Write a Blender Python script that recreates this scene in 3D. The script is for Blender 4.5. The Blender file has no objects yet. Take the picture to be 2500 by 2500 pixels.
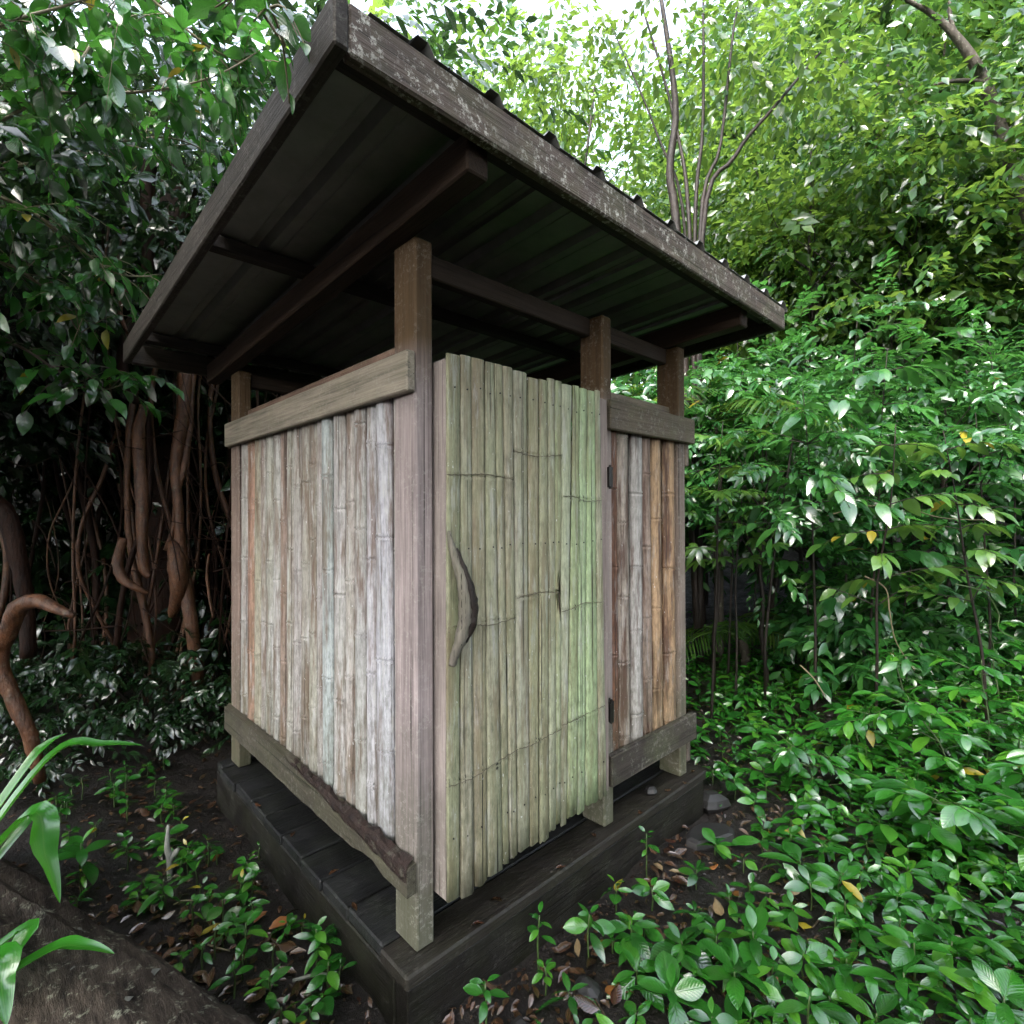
import bpy, math, random
import numpy as np
from mathutils import Vector, Matrix

random.seed(7)
SC = bpy.context.scene
COL = SC.collection
R = math.radians

# ------------------------------------------------------------------ camera
CAM = Vector((-0.9648, -1.4557, 1.6128)); YAW = 0.808; PITCH = 0.0072; ROLL = -0.0038; FPX = 1312.6
cd = bpy.data.cameras.new('camera'); cd.sensor_width = 36; cd.lens = FPX / 2500 * 36
cd.clip_start = 0.02; cd.clip_end = 500
cam = bpy.data.objects.new('camera', cd); COL.objects.link(cam)
cam.matrix_world = Matrix.Translation(CAM) @ Matrix.Rotation(YAW - math.pi/2, 4, 'Z') @ Matrix.Rotation(math.pi/2 + PITCH, 4, 'X') @ Matrix.Rotation(ROLL, 4, 'Z')
SC.camera = cam
FW = Vector((math.cos(YAW), math.sin(YAW), 0)); RT = Vector((math.sin(YAW), -math.cos(YAW), 0))

# ------------------------------------------------------------------ light
SUN_EL, SUN_AZ = 44.0, 200.0     # azimuth measured from +X towards +Y: behind the photographer
w = bpy.data.worlds.new('World'); SC.world = w; w.use_nodes = True
nt = w.node_tree; nt.nodes.clear()
sky = nt.nodes.new('ShaderNodeTexSky'); sky.sky_type = 'NISHITA'; sky.sun_disc = False
sky.sun_elevation = R(SUN_EL); sky.sun_rotation = R(90 - SUN_AZ); sky.air_density = 1.0; sky.dust_density = 4.0; sky.ozone_density = 1.0
bg = nt.nodes.new('ShaderNodeBackground'); bg.inputs['Strength'].default_value = 0.15
wo = nt.nodes.new('ShaderNodeOutputWorld')
hs = nt.nodes.new('ShaderNodeHueSaturation'); hs.inputs['Saturation'].default_value = 0.5   # thin cloud: a paler blue
nt.links.new(sky.outputs[0], hs.inputs['Color']); nt.links.new(hs.outputs[0], bg.inputs[0]); nt.links.new(bg.outputs[0], wo.inputs[0])
sl = bpy.data.lights.new('sun', 'SUN'); sl.energy = 0.5; sl.angle = R(40); sl.color = (1, 0.95, 0.87)
sun = bpy.data.objects.new('sun', sl); COL.objects.link(sun)
sd = Vector((math.cos(R(SUN_EL))*math.cos(R(SUN_AZ)), math.cos(R(SUN_EL))*math.sin(R(SUN_AZ)), math.sin(R(SUN_EL))))
sun.rotation_euler = sd.to_track_quat('Z', 'Y').to_euler()
SC.view_settings.view_transform = 'Standard'; SC.view_settings.look = 'None'
SC.view_settings.exposure = 3.1; SC.view_settings.gamma = 1
SC.cycles.use_denoising = True
SC.cycles.max_bounces = 4; SC.cycles.diffuse_bounces = 2; SC.cycles.glossy_bounces = 2; SC.cycles.transmission_bounces = 2
SC.cycles.use_adaptive_sampling = True; SC.cycles.adaptive_threshold = 0.018
SC.cycles.transparent_max_bounces = 4; SC.cycles.caustics_reflective = False; SC.cycles.caustics_refractive = False

# ------------------------------------------------------------------ node helpers
class NT:
    def __init__(s, name):
        s.m = bpy.data.materials.new(name); s.m.use_nodes = True
        s.t = s.m.node_tree; s.t.nodes.clear()
    def n(s, typ, ins=None, **props):
        nd = s.t.nodes.new('ShaderNode' + typ)
        for k, v in props.items(): setattr(nd, k, v)
        for k, v in (ins or {}).items():
            sock = nd.inputs[k]
            if isinstance(v, bpy.types.NodeSocket): s.t.links.new(v, sock)
            else: sock.default_value = v
        return nd
    def math(s, op, a, b=0.0, c=0.0, clamp=False):
        return s.n('Math', {0: a, 1: b, 2: c}, operation=op, use_clamp=clamp).outputs[0]
    def mix(s, f, a, b, mode='MIX'):
        nd = s.n('Mix', data_type='RGBA', blend_type=mode)
        for k, v in ((0, f), (6, a), (7, b)):
            if isinstance(v, bpy.types.NodeSocket): s.t.links.new(v, nd.inputs[k])
            else: nd.inputs[k].default_value = v if k == 0 else (*v, 1)[:4]
        return nd.outputs[2]
    def ramp(s, f, stops):
        nd = s.n('ValToRGB', {0: f}); cr = nd.color_ramp
        while len(cr.elements) < len(stops): cr.elements.new(0.5)
        for e, (p, c) in zip(cr.elements, stops):
            e.position = p; e.color = (c, c, c, 1) if isinstance(c, (int, float)) else (*c, 1)
        return nd.outputs[0]
    def noise(s, vec, scale, detail=4, rough=0.6, out=0):
        return s.n('TexNoise', {'Vector': vec, 'Scale': scale, 'Detail': detail, 'Roughness': rough}).outputs[out]
    def map(s, vec, sc, loc=(0,0,0)):
        return s.n('Mapping', {'Vector': vec, 'Scale': sc, 'Location': loc}).outputs[0]
    def out(s, sh, disp=None):
        o = s.n('OutputMaterial', {'Surface': sh}); return s.m
    def bump(s, h, st, dist=0.01, normal=None):
        ins = {'Height': h, 'Strength': st, 'Distance': dist}
        if normal is not None: ins['Normal'] = normal
        return s.n('Bump', ins).outputs[0]

def leaf_mat(name, cols, rough=0.28, trans=0.3, tcol=None, vein=True, spec=0.6, wet=0.7):
    t = NT(name)
    rnd = t.math('FRACT', t.math('ADD', t.n('NewGeometry').outputs['Random Per Island'], t.n('ObjectInfo').outputs['Random']))
    k = len(cols)
    col = t.ramp(rnd, [(i/(k-1) if k > 1 else 0, c) for i, c in enumerate(cols)])
    ob = t.n('TexCoord').outputs['Object']
    nz = t.noise(ob, 9.0, 2)
    col = t.mix(0.35, col, t.ramp(nz, [(0.3, 0.45), (0.7, 1.0)]), 'MULTIPLY')
    ins = {'Base Color': col, 'Roughness': rough*(1-0.4*wet), 'Specular IOR Level': spec+0.6*wet}
    if vein == 'par':
        ux = t.n('SeparateXYZ', {0: t.n('UVMap').outputs[0]}).outputs[0]
        st = t.math('MULTIPLY_ADD', t.math('SINE', t.math('MULTIPLY', ux, 70.0)), 0.5, 0.5)
        mid = t.math('SUBTRACT', 1.0, t.math('MULTIPLY', t.math('ABSOLUTE', t.math('SUBTRACT', ux, 0.5)), 22.0), clamp=True)
        col = t.mix(t.math('MULTIPLY', st, 0.12), col, (0.012, 0.06, 0.01)); ins['Base Color'] = t.mix(t.math('MULTIPLY', mid, 0.5), col, (0.10, 0.22, 0.04))
        ins['Normal'] = t.bump(t.math('MAXIMUM', st, mid), 0.08, 0.003)
    elif vein:
        uv = t.n('UVMap').outputs[0]
        sx = t.n('SeparateXYZ', {0: uv})
        a = t.math('ABSOLUTE', t.math('SUBTRACT', sx.outputs[0], 0.5))
        side = t.math('SINE', t.math('MULTIPLY', t.math('SUBTRACT', t.math('MULTIPLY', sx.outputs[1], 9.0), t.math('MULTIPLY', a, 5.0)), 6.283))
        side = t.math('POWER', t.math('MULTIPLY_ADD', side, 0.5, 0.5), 4.0)
        mid = t.math('SUBTRACT', 1.0, t.math('MULTIPLY', a, 26.0), clamp=True)
        v = t.math('MAXIMUM', t.math('MULTIPLY', side, 0.45), mid)
        ins['Base Color'] = t.mix(t.math('MULTIPLY', v, 0.10), col, (0.16, 0.26, 0.07))
        ins['Normal'] = t.bump(v, 0.16, 0.006)
    p = t.n('BsdfPrincipled', ins)
    tc = tcol or tuple(min(1, c*2.2) for c in cols[-1])
    tr = t.n('BsdfTranslucent', {'Color': (*tc, 1)})
    return t.out(t.n('MixShader', {0: trans, 1: p.outputs[0], 2: tr.outputs[0]}).outputs[0])

def wood_mat(name, grain='Z', dark=0.45, lichen=0.0, moss=0.0, rough=0.75, low_dirt=0.0, streak=1.0, shelter=False, wet=0.0):
    """weathered timber; base tone is the object's own colour"""
    t = NT(name)
    oi = t.n('ObjectInfo'); base = oi.outputs['Color']
    ob = t.n('TexCoord').outputs['Object']
    off = t.n('CombineXYZ', {0: t.math('MULTIPLY', oi.outputs['Random'], 37.0), 1: t.math('MULTIPLY', oi.outputs['Random'], 11.0), 2: t.math('MULTIPLY', oi.outputs['Random'], 23.0)}).outputs[0]
    pos = t.n('VectorMath', {0: ob, 1: off}, operation='ADD').outputs[0]
    sc = {'X': (1.6, 45, 45), 'Y': (45, 1.6, 45), 'Z': (45, 45, 1.6)}[grain]
    g = t.noise(t.map(pos, sc), 1.0, 6, 0.65)
    g2 = t.noise(t.map(pos, tuple(v*4 for v in sc)), 1.0, 3, 0.6)
    blot = t.noise(pos, 5.0, 4, 0.6)
    col = t.mix(streak, base, t.ramp(g, [(0.30, dark), (0.5, 0.92), (0.72, 1.15)]), 'MULTIPLY')
    col = t.mix(0.5, col, t.ramp(g2, [(0.3, 0.6), (0.6, 1.0)]), 'MULTIPLY')
    col = t.mix(0.6, col, t.ramp(blot, [(0.3, 0.62), (0.6, 1.05)]), 'MULTIPLY')
    ck = t.ramp(t.noise(t.map(pos, tuple(v*(2.6 if v > 10 else 0.45) for v in sc), (3, 7, 2)), 1.0, 3, 0.55), [(0.335, 0.08), (0.365, 1.0)])
    col = t.mix(0.85, col, ck, 'MULTIPLY')
    sz = t.n('SeparateXYZ', {0: ob}).outputs[2]
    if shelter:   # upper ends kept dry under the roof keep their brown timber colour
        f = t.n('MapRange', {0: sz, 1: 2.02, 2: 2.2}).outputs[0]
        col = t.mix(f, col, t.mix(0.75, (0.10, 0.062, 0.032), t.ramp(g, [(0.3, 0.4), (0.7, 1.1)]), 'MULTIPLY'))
    if moss:
        mf = t.math('MULTIPLY', t.ramp(t.noise(pos, 7.0, 5, 0.7), [(0.42, 0.0), (0.66, 1.0)]), moss)
        col = t.mix(mf, col, (0.13, 0.17, 0.055))
    if low_dirt:
        f = t.n('MapRange', {0: t.math('ADD', sz, t.math('MULTIPLY', t.math('SUBTRACT', blot, 0.5), 0.7)), 1: 0.95, 2: 0.25}).outputs[0]
        col = t.mix(t.math('MULTIPLY', f, low_dirt), col, (0.045, 0.052, 0.026))
    if lichen:
        lf = t.ramp(t.noise(pos, 55.0, 6, 0.8), [(0.53, 0.0), (0.60, 1.0)])
        big = t.ramp(t.noise(pos, 6.0, 3), [(0.38, 0.0), (0.56, 1.0)])
        lf = t.math('MULTIPLY', t.math('MULTIPLY', lf, big), lichen)
        col = t.mix(lf, col, (0.46, 0.45, 0.41))
    h = t.math('ADD', t.math('ADD', g, t.math('MULTIPLY', g2, 0.35)), t.math('MULTIPLY', ck, 0.6))
    p = t.n('BsdfPrincipled', {'Base Color': col, 'Roughness': t.ramp(blot, [(0.35, rough - 0.12 - wet), (0.65, rough)]), 'Specular IOR Level': 0.22, 'Normal': t.bump(h, 0.55, 0.006)})
    return t.out(p.outputs[0])

def cane_mat(name, algae=0.0, peel=0.0, split=0.6, stain=(0.085, 0.04, 0.022), bleach=0.7):
    t = NT(name)
    oi = t.n('ObjectInfo'); base = oi.outputs['Color']; rn = oi.outputs['Random']
    ob = t.n('TexCoord').outputs['Object']
    off = t.n('CombineXYZ', {0: t.math('MULTIPLY', rn, 41.0), 1: t.math('MULTIPLY', rn, 17.0), 2: t.math('MULTIPLY', rn, 29.0)}).outputs[0]
    pos = t.n('VectorMath', {0: ob, 1: off}, operation='ADD').outputs[0]
    g = t.noise(t.map(pos, (40, 40, 1.1)), 1.0, 6, 0.65)
    fine = t.noise(t.map(pos, (300, 300, 9)), 1.0, 4, 0.65)
    mid = t.noise(t.map(pos, (22, 22, 2.2)), 1.0, 5, 0.7)
    mottle = t.noise(t.map(pos, (60, 60, 22)), 1.0, 5, 0.7)
    col = t.mix(0.8, base, t.ramp(g, [(0.30, 0.36), (0.42, 0.85), (0.62, 1.12)]), 'MULTIPLY')
    col = t.mix(0.5, col, t.ramp(fine, [(0.36, 0.32), (0.54, 1.06)]), 'MULTIPLY')
    col = t.mix(0.6, col, t.ramp(mottle, [(0.33, 0.36), (0.58, 1.08)]), 'MULTIPLY')
    # brown stained lengths and pale bleached lengths
    col = t.mix(t.ramp(mid, [(0.47, 0.0), (0.60, 0.5 + peel*0.45)]), col, stain)
    col = t.mix(t.ramp(t.noise(t.map(pos, (34, 34, 4.5), (5, 3, 9)), 1.0, 6, 0.75), [(0.54, 0.0), (0.64, bleach)]), col, (0.40, 0.40, 0.40))
    if algae:
        az = t.noise(t.map(pos, (14, 14, 1.6), (2, 8, 1)), 1.0, 5, 0.65)
        col = t.mix(t.math('MULTIPLY', t.ramp(az, [(0.40, 0.0), (0.64, 1.0)]), algae), col, (0.20, 0.25, 0.12))
    # grime creeping up from the foot
    sz = t.n('SeparateXYZ', {0: ob}).outputs[2]
    gr = t.n('MapRange', {0: t.math('ADD', sz, t.math('MULTIPLY', t.math('SUBTRACT', mottle, 0.5), 1.4)), 1: 1.0, 2: 0.25}).outputs[0]
    col = t.mix(t.math('MULTIPLY', gr, 0.5), col, (0.07, 0.068, 0.036))
    # thin weathering cracks along the fibre
    cr = t.ramp(t.noise(t.map(pos, (130, 130, 0.6), (1, 4, 4)), 1.0, 3, 0.5), [(0.335, 0.05), (0.365, 1.0)])
    col = t.mix(split, col, cr, 'MULTIPLY')
    # small white lichen flecks
    fl = t.ramp(t.noise(t.map(pos, (90, 90, 40)), 1.0, 2), [(0.71, 0.0), (0.75, 1.0)])
    col = t.mix(t.math('MULTIPLY', fl, 0.6), col, (0.6, 0.61, 0.62))
    h = t.math('ADD', t.math('ADD', g, t.math('MULTIPLY', fine, 0.5)), t.math('MULTIPLY', cr, 0.7))
    p = t.n('BsdfPrincipled', {'Base Color': col, 'Roughness': t.ramp(mid, [(0.4, 0.72), (0.7, 0.5)]), 'Specular IOR Level': 0.35, 'Normal': t.bump(h, 0.7, 0.004)})
    return t.out(p.outputs[0])

def bark_mat(name, c1, c2, scale=6, rough=0.5, lichen=0.0, stretch=(3, 3, 0.5), spec=0.25):
    t = NT(name)
    ob = t.n('TexCoord').outputs['Object']; pos = t.map(ob, stretch)
    n1 = t.noise(pos, scale, 6, 0.7); n2 = t.noise(ob, 30, 4, 0.7)
    col = t.mix(t.ramp(n1, [(0.35, 0.0), (0.65, 1.0)]), c1, c2)
    col = t.mix(0.5, col, t.ramp(n2, [(0.3, 0.4), (0.6, 1.0)]), 'MULTIPLY')
    if lichen:
        col = t.mix(t.math('MULTIPLY', t.ramp(t.noise(ob, 24, 5, 0.75), [(0.56, 0.0), (0.66, 1.0)]), lichen), col, (0.33, 0.34, 0.26))
    p = t.n('BsdfPrincipled', {'Base Color': col, 'Roughness': rough, 'Specular IOR Level': spec, 'Normal': t.bump(t.math('ADD', n1, t.math('MULTIPLY', n2, 0.5)), 0.7, 0.02)})
    return t.out(p.outputs[0])

def plain_mat(name, c, rough=0.6, metal=0.0, var=0.4, scale=30, spec=0.5):
    t = NT(name)
    n1 = t.noise(t.n('TexCoord').outputs['Object'], scale, 5, 0.65)
    col = t.mix(1.0, c, t.ramp(n1, [(0.3, 1-var), (0.7, 1.0+var*0.3)]), 'MULTIPLY')
    p = t.n('BsdfPrincipled', {'Base Color': col, 'Roughness': rough, 'Metallic': metal, 'Specular IOR Level': spec, 'Normal': t.bump(n1, 0.25, 0.004)})
    return t.out(p.outputs[0])

M = {}
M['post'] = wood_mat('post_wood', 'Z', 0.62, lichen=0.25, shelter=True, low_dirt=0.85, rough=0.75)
M['rail_y'] = wood_mat('rail_wood_side', 'Y', 0.5, lichen=0.15, moss=0.08)
M['rail_x'] = wood_mat('rail_wood_front', 'X', 0.5, lichen=0.2, moss=0.15)
M['fascia_x'] = wood_mat('fascia_wood_front', 'X', 0.35, lichen=1.0, moss=0.15)
M['fascia_y'] = wood_mat('fascia_wood_side', 'Y', 0.35, lichen=0.12)
M['beam_x'] = wood_mat('beam_wood_x', 'X', 0.45); M['beam_y'] = wood_mat('beam_wood_y', 'Y', 0.45)
M['stile'] = wood_mat('stile_wood', 'Z', 0.6, lichen=0.2, low_dirt=0.3)
M['deck'] = wood_mat('deck_wood', 'X', 0.5, lichen=0.04, moss=0.03, rough=0.6, wet=0.12)
M['deck_y'] = wood_mat('deck_wood_side', 'Y', 0.5, lichen=0.07, moss=0.04, rough=0.6, wet=0.12)
M['cane_wall'] = cane_mat('bamboo_wall', algae=0.12, peel=0.5)
M['cane_door'] = cane_mat('bamboo_door', algae=0.3, split=0.95, stain=(0.13, 0.085, 0.05), bleach=0.45)
M['cane_side'] = cane_mat('bamboo_side', peel=0.9, split=0.5, stain=(0.06, 0.026, 0.016), bleach=0.3)
M['sheet'] = plain_mat('roof_sheet_metal', (0.22, 0.23, 0.23), 0.55, 0.0, 0.3, 6)
M['handle'] = wood_mat('driftwood', 'Z', 0.45, moss=0.1)
M['iron'] = plain_mat('black_iron', (0.022, 0.019, 0.018), 0.4, 0.6, 0.5, 80)
M['wire'] = plain_mat('rusty_wire', (0.11, 0.09, 0.065), 0.55, 0.4, 0.4, 80)
M['stone'] = plain_mat('dark_stone', (0.02, 0.019, 0.019), 0.5, 0.0, 0.5, 12)
M['leaf_seed'] = leaf_mat('leaf_seedling', [(0.0097, 0.0638, 0.0099), (0.0163, 0.1031, 0.0132), (0.0293, 0.1594, 0.0165), (0.0195, 0.1162, 0.0154), (0.0813, 0.2531, 0.0220)], 0.22, 0.16, (0.1137, 0.4875, 0.0330), wet=1.0)
M['leaf_vine'] = leaf_mat('leaf_hanging', [(0.0105, 0.0490, 0.0130), (0.0180, 0.0875, 0.0182), (0.0360, 0.1488, 0.0234), (0.0225, 0.1050, 0.0182)], 0.2, 0.2, (0.1200, 0.4200, 0.0520), wet=1.0)
M['leaf_shrub'] = leaf_mat('leaf_shrub', [(0.0091, 0.0510, 0.0156), (0.0169, 0.0825, 0.0204), (0.0286, 0.1200, 0.0240), (0.0468, 0.1500, 0.0288)], 0.22, 0.2, (0.1040, 0.3600, 0.0540), wet=1.0)
M['leaf_pale'] = leaf_mat('leaf_pale_shrub', [(0.0390, 0.1120, 0.0220), (0.0585, 0.1470, 0.0264), (0.0910, 0.1820, 0.0330)], 0.24, 0.22, (0.1820, 0.3640, 0.0495), wet=1.0)
M['leaf_tree'] = leaf_mat('leaf_tree', [(0.013, 0.045, 0.012), (0.022, 0.07, 0.015), (0.038, 0.095, 0.017), (0.06, 0.12, 0.02)], 0.3, 0.34, (0.22, 0.37, 0.05), vein=False, wet=0.7)
M['leaf_mid'] = leaf_mat('leaf_mid_tree', [(0.0098, 0.0390, 0.0110), (0.0168, 0.0630, 0.0154), (0.0308, 0.0900, 0.0187), (0.0420, 0.1050, 0.0198)], 0.26, 0.24, (0.1260, 0.2850, 0.0385), vein=False, wet=0.9)
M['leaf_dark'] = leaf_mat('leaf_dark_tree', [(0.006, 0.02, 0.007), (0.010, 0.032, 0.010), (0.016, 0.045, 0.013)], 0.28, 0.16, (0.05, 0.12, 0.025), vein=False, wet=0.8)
M['leaf_strap'] = leaf_mat('leaf_strap', [(0.0240, 0.1485, 0.0140), (0.0360, 0.1890, 0.0160)], 0.28, 0.25, (0.0960, 0.4050, 0.0300), vein='par')
M['leaf_yellow'] = leaf_mat('leaf_yellow', [(0.315, 0.252, 0.021), (0.350, 0.294, 0.035)], 0.35, 0.2, (0.350, 0.280, 0.035))
M['dead_brown'] = leaf_mat('dead_leaf_brown', [(0.0240, 0.0105, 0.0060), (0.0473, 0.0203, 0.0105), (0.0788, 0.0368, 0.0210), (0.0368, 0.0112, 0.0075), (0.1050, 0.0630, 0.0390)], 0.25, 0.05, (0.1050, 0.0420, 0.0158))
M['dead_orange'] = leaf_mat('dead_leaf_orange', [(0.252, 0.084, 0.025), (0.294, 0.112, 0.035)], 0.3, 0.1, (0.280, 0.105, 0.028))
M['dead_tan'] = leaf_mat('dead_leaf_tan', [(0.266, 0.182, 0.098), (0.315, 0.231, 0.133)], 0.35, 0.1, (0.280, 0.210, 0.105))
M['stem'] = plain_mat('green_stem', (0.042, 0.078, 0.018), 0.45)
M['twig'] = plain_mat('twig_bark', (0.054, 0.036, 0.021), 0.55)
M['pale_twig'] = plain_mat('pale_twig_bark', (0.144, 0.120, 0.066), 0.55)
M['white_stick'] = plain_mat('lichened_stick', (0.22, 0.225, 0.2), 0.8)
M['crust'] = plain_mat('lichen_crust', (0.10, 0.10, 0.085), 0.9)
M['bark'] = bark_mat('tree_bark', (0.060, 0.051, 0.039), (0.021, 0.016, 0.012), 6, 0.6, 0.4)
M['bark_dark'] = bark_mat('dark_bark', (0.021, 0.014, 0.011), (0.007, 0.005, 0.004), 6, 0.5)
M['root'] = bark_mat('fig_root_bark', (0.11, 0.046, 0.02), (0.026, 0.010, 0.005), 9, 0.42, 0.12, (2.5, 2.5, 0.8), spec=0.3)
M['root_dark'] = bark_mat('fig_root_dark', (0.022, 0.0085, 0.0045), (0.005, 0.0024, 0.0016), 9, 0.55, spec=0.1)
M['log'] = bark_mat('log_bark', (0.066, 0.052, 0.041), (0.010, 0.0075, 0.006), 9, 0.75, 0.45, (3.0, 0.6, 3.0), spec=0.15)

M['rot'] = bark_mat('rotten_wood', (0.035, 0.02, 0.016), (0.010, 0.007, 0.007), 30, 0.55, 0.15, (1, 1, 1))
def soil_mat():
    t = NT('forest_soil'); ob = t.n('TexCoord').outputs['Object']
    n1 = t.noise(ob, 3.0, 6, 0.7); n2 = t.noise(ob, 40.0, 5, 0.7)
    col = t.mix(t.ramp(n1, [(0.35, 0.0), (0.65, 1.0)]), (0.0050, 0.0035, 0.0025), (0.0140, 0.0090, 0.0065))
    col = t.mix(0.8, col, t.ramp(n2, [(0.3, 0.35), (0.65, 1.1)]), 'MULTIPLY')
    p = t.n('BsdfPrincipled', {'Base Color': col, 'Roughness': t.ramp(n1, [(0.35, 0.22), (0.6, 0.8)]), 'Specular IOR Level': 0.4, 'Normal': t.bump(t.math('ADD', n1, n2), 0.8, 0.03)})
    return t.out(p.outputs[0])
M['soil'] = soil_mat()

# ------------------------------------------------------------------ object helpers
def link(name, mesh, parent=None, mat=None, color=None):
    o = bpy.data.objects.new(name, mesh); COL.objects.link(o)
    if parent is not None: o.parent = parent
    if mat is not None and not mesh.materials: mesh.materials.append(mat)
    if color: o.color = (*color, 1)
    return o
def tag(o, label=None, cat=None, group=None, kind=None):
    if label: o['label'] = label
    if cat: o['category'] = cat
    if group: o['group'] = group
    if kind: o['kind'] = kind
    return o
def empty(name, loc=(0,0,0), label=None, cat=None, group=None, rz=0.0):
    o = bpy.data.objects.new(name, None); COL.objects.link(o); o.location = loc; o.rotation_euler = (0, 0, rz)
    o.empty_display_size = 0.05
    return tag(o, label, cat, group)
def mesh_of(name, V, F, smooth=True, mat=None, uv=None):
    me = bpy.data.meshes.new(name)
    V = np.asarray(V, dtype=np.float32)
    if isinstance(F, np.ndarray):
        nf, k = F.shape
        me.vertices.add(len(V)); me.vertices.foreach_set('co', V.ravel())
        me.loops.add(nf*k); me.loops.foreach_set('vertex_index', F.astype(np.int32).ravel())
        me.polygons.add(nf); me.polygons.foreach_set('loop_start', np.arange(0, nf*k, k, dtype=np.int32))
        me.update(calc_edges=True)
    else:
        me.from_pydata([tuple(map(float, v)) for v in V], [], F)
    if uv is not None:
        l = me.uv_layers.new(name='UVMap'); idx = np.empty(len(me.loops), dtype=np.int32); me.loops.foreach_get('vertex_index', idx)
        l.data.foreach_set('uv', np.asarray(uv, dtype=np.float32)[idx].ravel())
    if smooth: me.polygons.foreach_set('use_smooth', np.ones(len(me.polygons), dtype=bool))
    if mat: me.materials.append(mat)
    return me
class MB:
    def __init__(s): s.V = []; s.F = []
    def add(s, V, F):
        o = len(s.V); s.V += [tuple(v) for v in V]; s.F += [tuple(i+o for i in f) for f in F]; return s
    def box(s, x0, x1, y0, y1, z0, z1, b=0.004, skew=None):
        """box with chamfered edges; skew(x,y,z) moves points"""
        V = []; idx = {}
        X = (x0, x1); Y = (y0, y1); Z = (z0, z1)
        b = min(b, (x1-x0)*0.3, (y1-y0)*0.3, (z1-z0)*0.3)
        for i in (0, 1):
            for j in (0, 1):
                for k in (0, 1):
                    for a in range(3):
                        p = [X[i], Y[j], Z[k]]
                        for q in range(3):
                            if q != a: p[q] += b*(1 if (i, j, k)[q] == 0 else -1)
                        idx[(i, j, k, a)] = len(V); V.append(p)
        F = []
        I = lambda i, j, k, a: idx[(i, j, k, a)]
        for i in (0, 1): F.append([I(i, 0, 0, 0), I(i, 1, 0, 0), I(i, 1, 1, 0), I(i, 0, 1, 0)][::(1 if i else -1)])
        for j in (0, 1): F.append([I(0, j, 0, 1), I(1, j, 0, 1), I(1, j, 1, 1), I(0, j, 1, 1)][::(-1 if j else 1)])
        for k in (0, 1): F.append([I(0, 0, k, 2), I(1, 0, k, 2), I(1, 1, k, 2), I(0, 1, k, 2)][::(1 if k else -1)])
        for j in (0, 1):
            for k in (0, 1): F.append([I(0, j, k, 1), I(1, j, k, 1), I(1, j, k, 2), I(0, j, k, 2)][::(1 if (j == k) else -1)])
        for i in (0, 1):
            for k in (0, 1): F.append([I(i, 0, k, 0), I(i, 1, k, 0), I(i, 1, k, 2), I(i, 0, k, 2)][::(-1 if (i == k) else 1)])
        for i in (0, 1):
            for j in (0, 1): F.append([I(i, j, 0, 0), I(i, j, 1, 0), I(i, j, 1, 1), I(i, j, 0, 1)][::(1 if (i == j) else -1)])
        for i in (0, 1):
            for j in (0, 1):
                for k in (0, 1): F.append([I(i, j, k, 0), I(i, j, k, 1), I(i, j, k, 2)][::(1 if (i+j+k) % 2 else -1)])
        if skew: V = [skew(*p) for p in V]
        return s.add(V, F)
    def tube(s, pts, rad, n=6, cap=True, flat=1.0, twist=0.0, rough=0.0, rs=None):
        V, F = tube_geo(pts, rad, n, cap, flat, rough, rs); return s.add(V, F)
    def build(s, name, mat, parent=None, color=None, smooth=False):
        me = mesh_of(name, s.V, s.F, smooth, mat); return link(name, me, parent, None, color)

def tube_geo(pts, rad, n=6, cap=True, flat=1.0, rough=0.0, rs=None):
    pts = [Vector(p) for p in pts]; V = []; F = []
    if not hasattr(rad, '__len__'): rad = [rad]*len(pts)
    d = (pts[1]-pts[0]).normalized(); a = d.orthogonal().normalized()
    for i, p in enumerate(pts):
        t = (pts[min(i+1, len(pts)-1)]-pts[max(i-1, 0)])
        t = t.normalized() if t.length > 1e-9 else d
        a = (a - t*a.dot(t)); a = a.normalized() if a.length > 1e-6 else t.orthogonal().normalized()
        b = t.cross(a)
        for k in range(n):
            an = 2*math.pi*k/n; r = rad[i]*(1 + (rs.uniform(-rough, rough) if rs else 0))
            V.append(p + a*math.cos(an)*r + b*math.sin(an)*r*flat)
    for i in range(len(pts)-1):
        for k in range(n):
            F.append((i*n+k, i*n+(k+1) % n, (i+1)*n+(k+1) % n, (i+1)*n+k))
    if cap:
        F.append(tuple(range(n))[::-1]); F.append(tuple((len(pts)-1)*n+k for k in range(n)))
    return V, F
def smooth_path(ctrl, k=5):
    P = [Vector(c) for c in ctrl]; out = []
    for i in range(len(P)-1):
        p0 = P[max(i-1, 0)]; p1 = P[i]; p2 = P[i+1]; p3 = P[min(i+2, len(P)-1)]
        for j in range(k):
            t = j/k
            out.append(0.5*((2*p1)+(p2-p0)*t+(2*p0-5*p1+4*p2-p3)*t*t+(3*p1-p0-3*p2+p3)*t**3))
    out.append(P[-1]); return out
def lerp_list(a, n):
    m = len(a)-1
    return [a[min(int(i*m/(n-1)), m-1)]*(1-(i*m/(n-1)-min(int(i*m/(n-1)), m-1))) + a[min(int(i*m/(n-1)), m-1)+1]*(i*m/(n-1)-min(int(i*m/(n-1)), m-1)) for i in range(n)]
def cw(xr, zf, z=0.0):
    """a spot xr metres to the right and zf metres ahead of where the photographer stood"""
    p = CAM + RT*xr + FW*zf; return Vector((p.x, p.y, z))
def spot(px, py, depth):
    """the world point that lies this many metres ahead, seen towards a pixel of the photograph"""
    X = (px-1250)/FPX*depth; Y = (1250-py)/FPX*depth
    p = CAM + RT*X + FW*depth; return Vector((p.x, p.y, CAM.z + Y + PITCH*depth))

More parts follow.
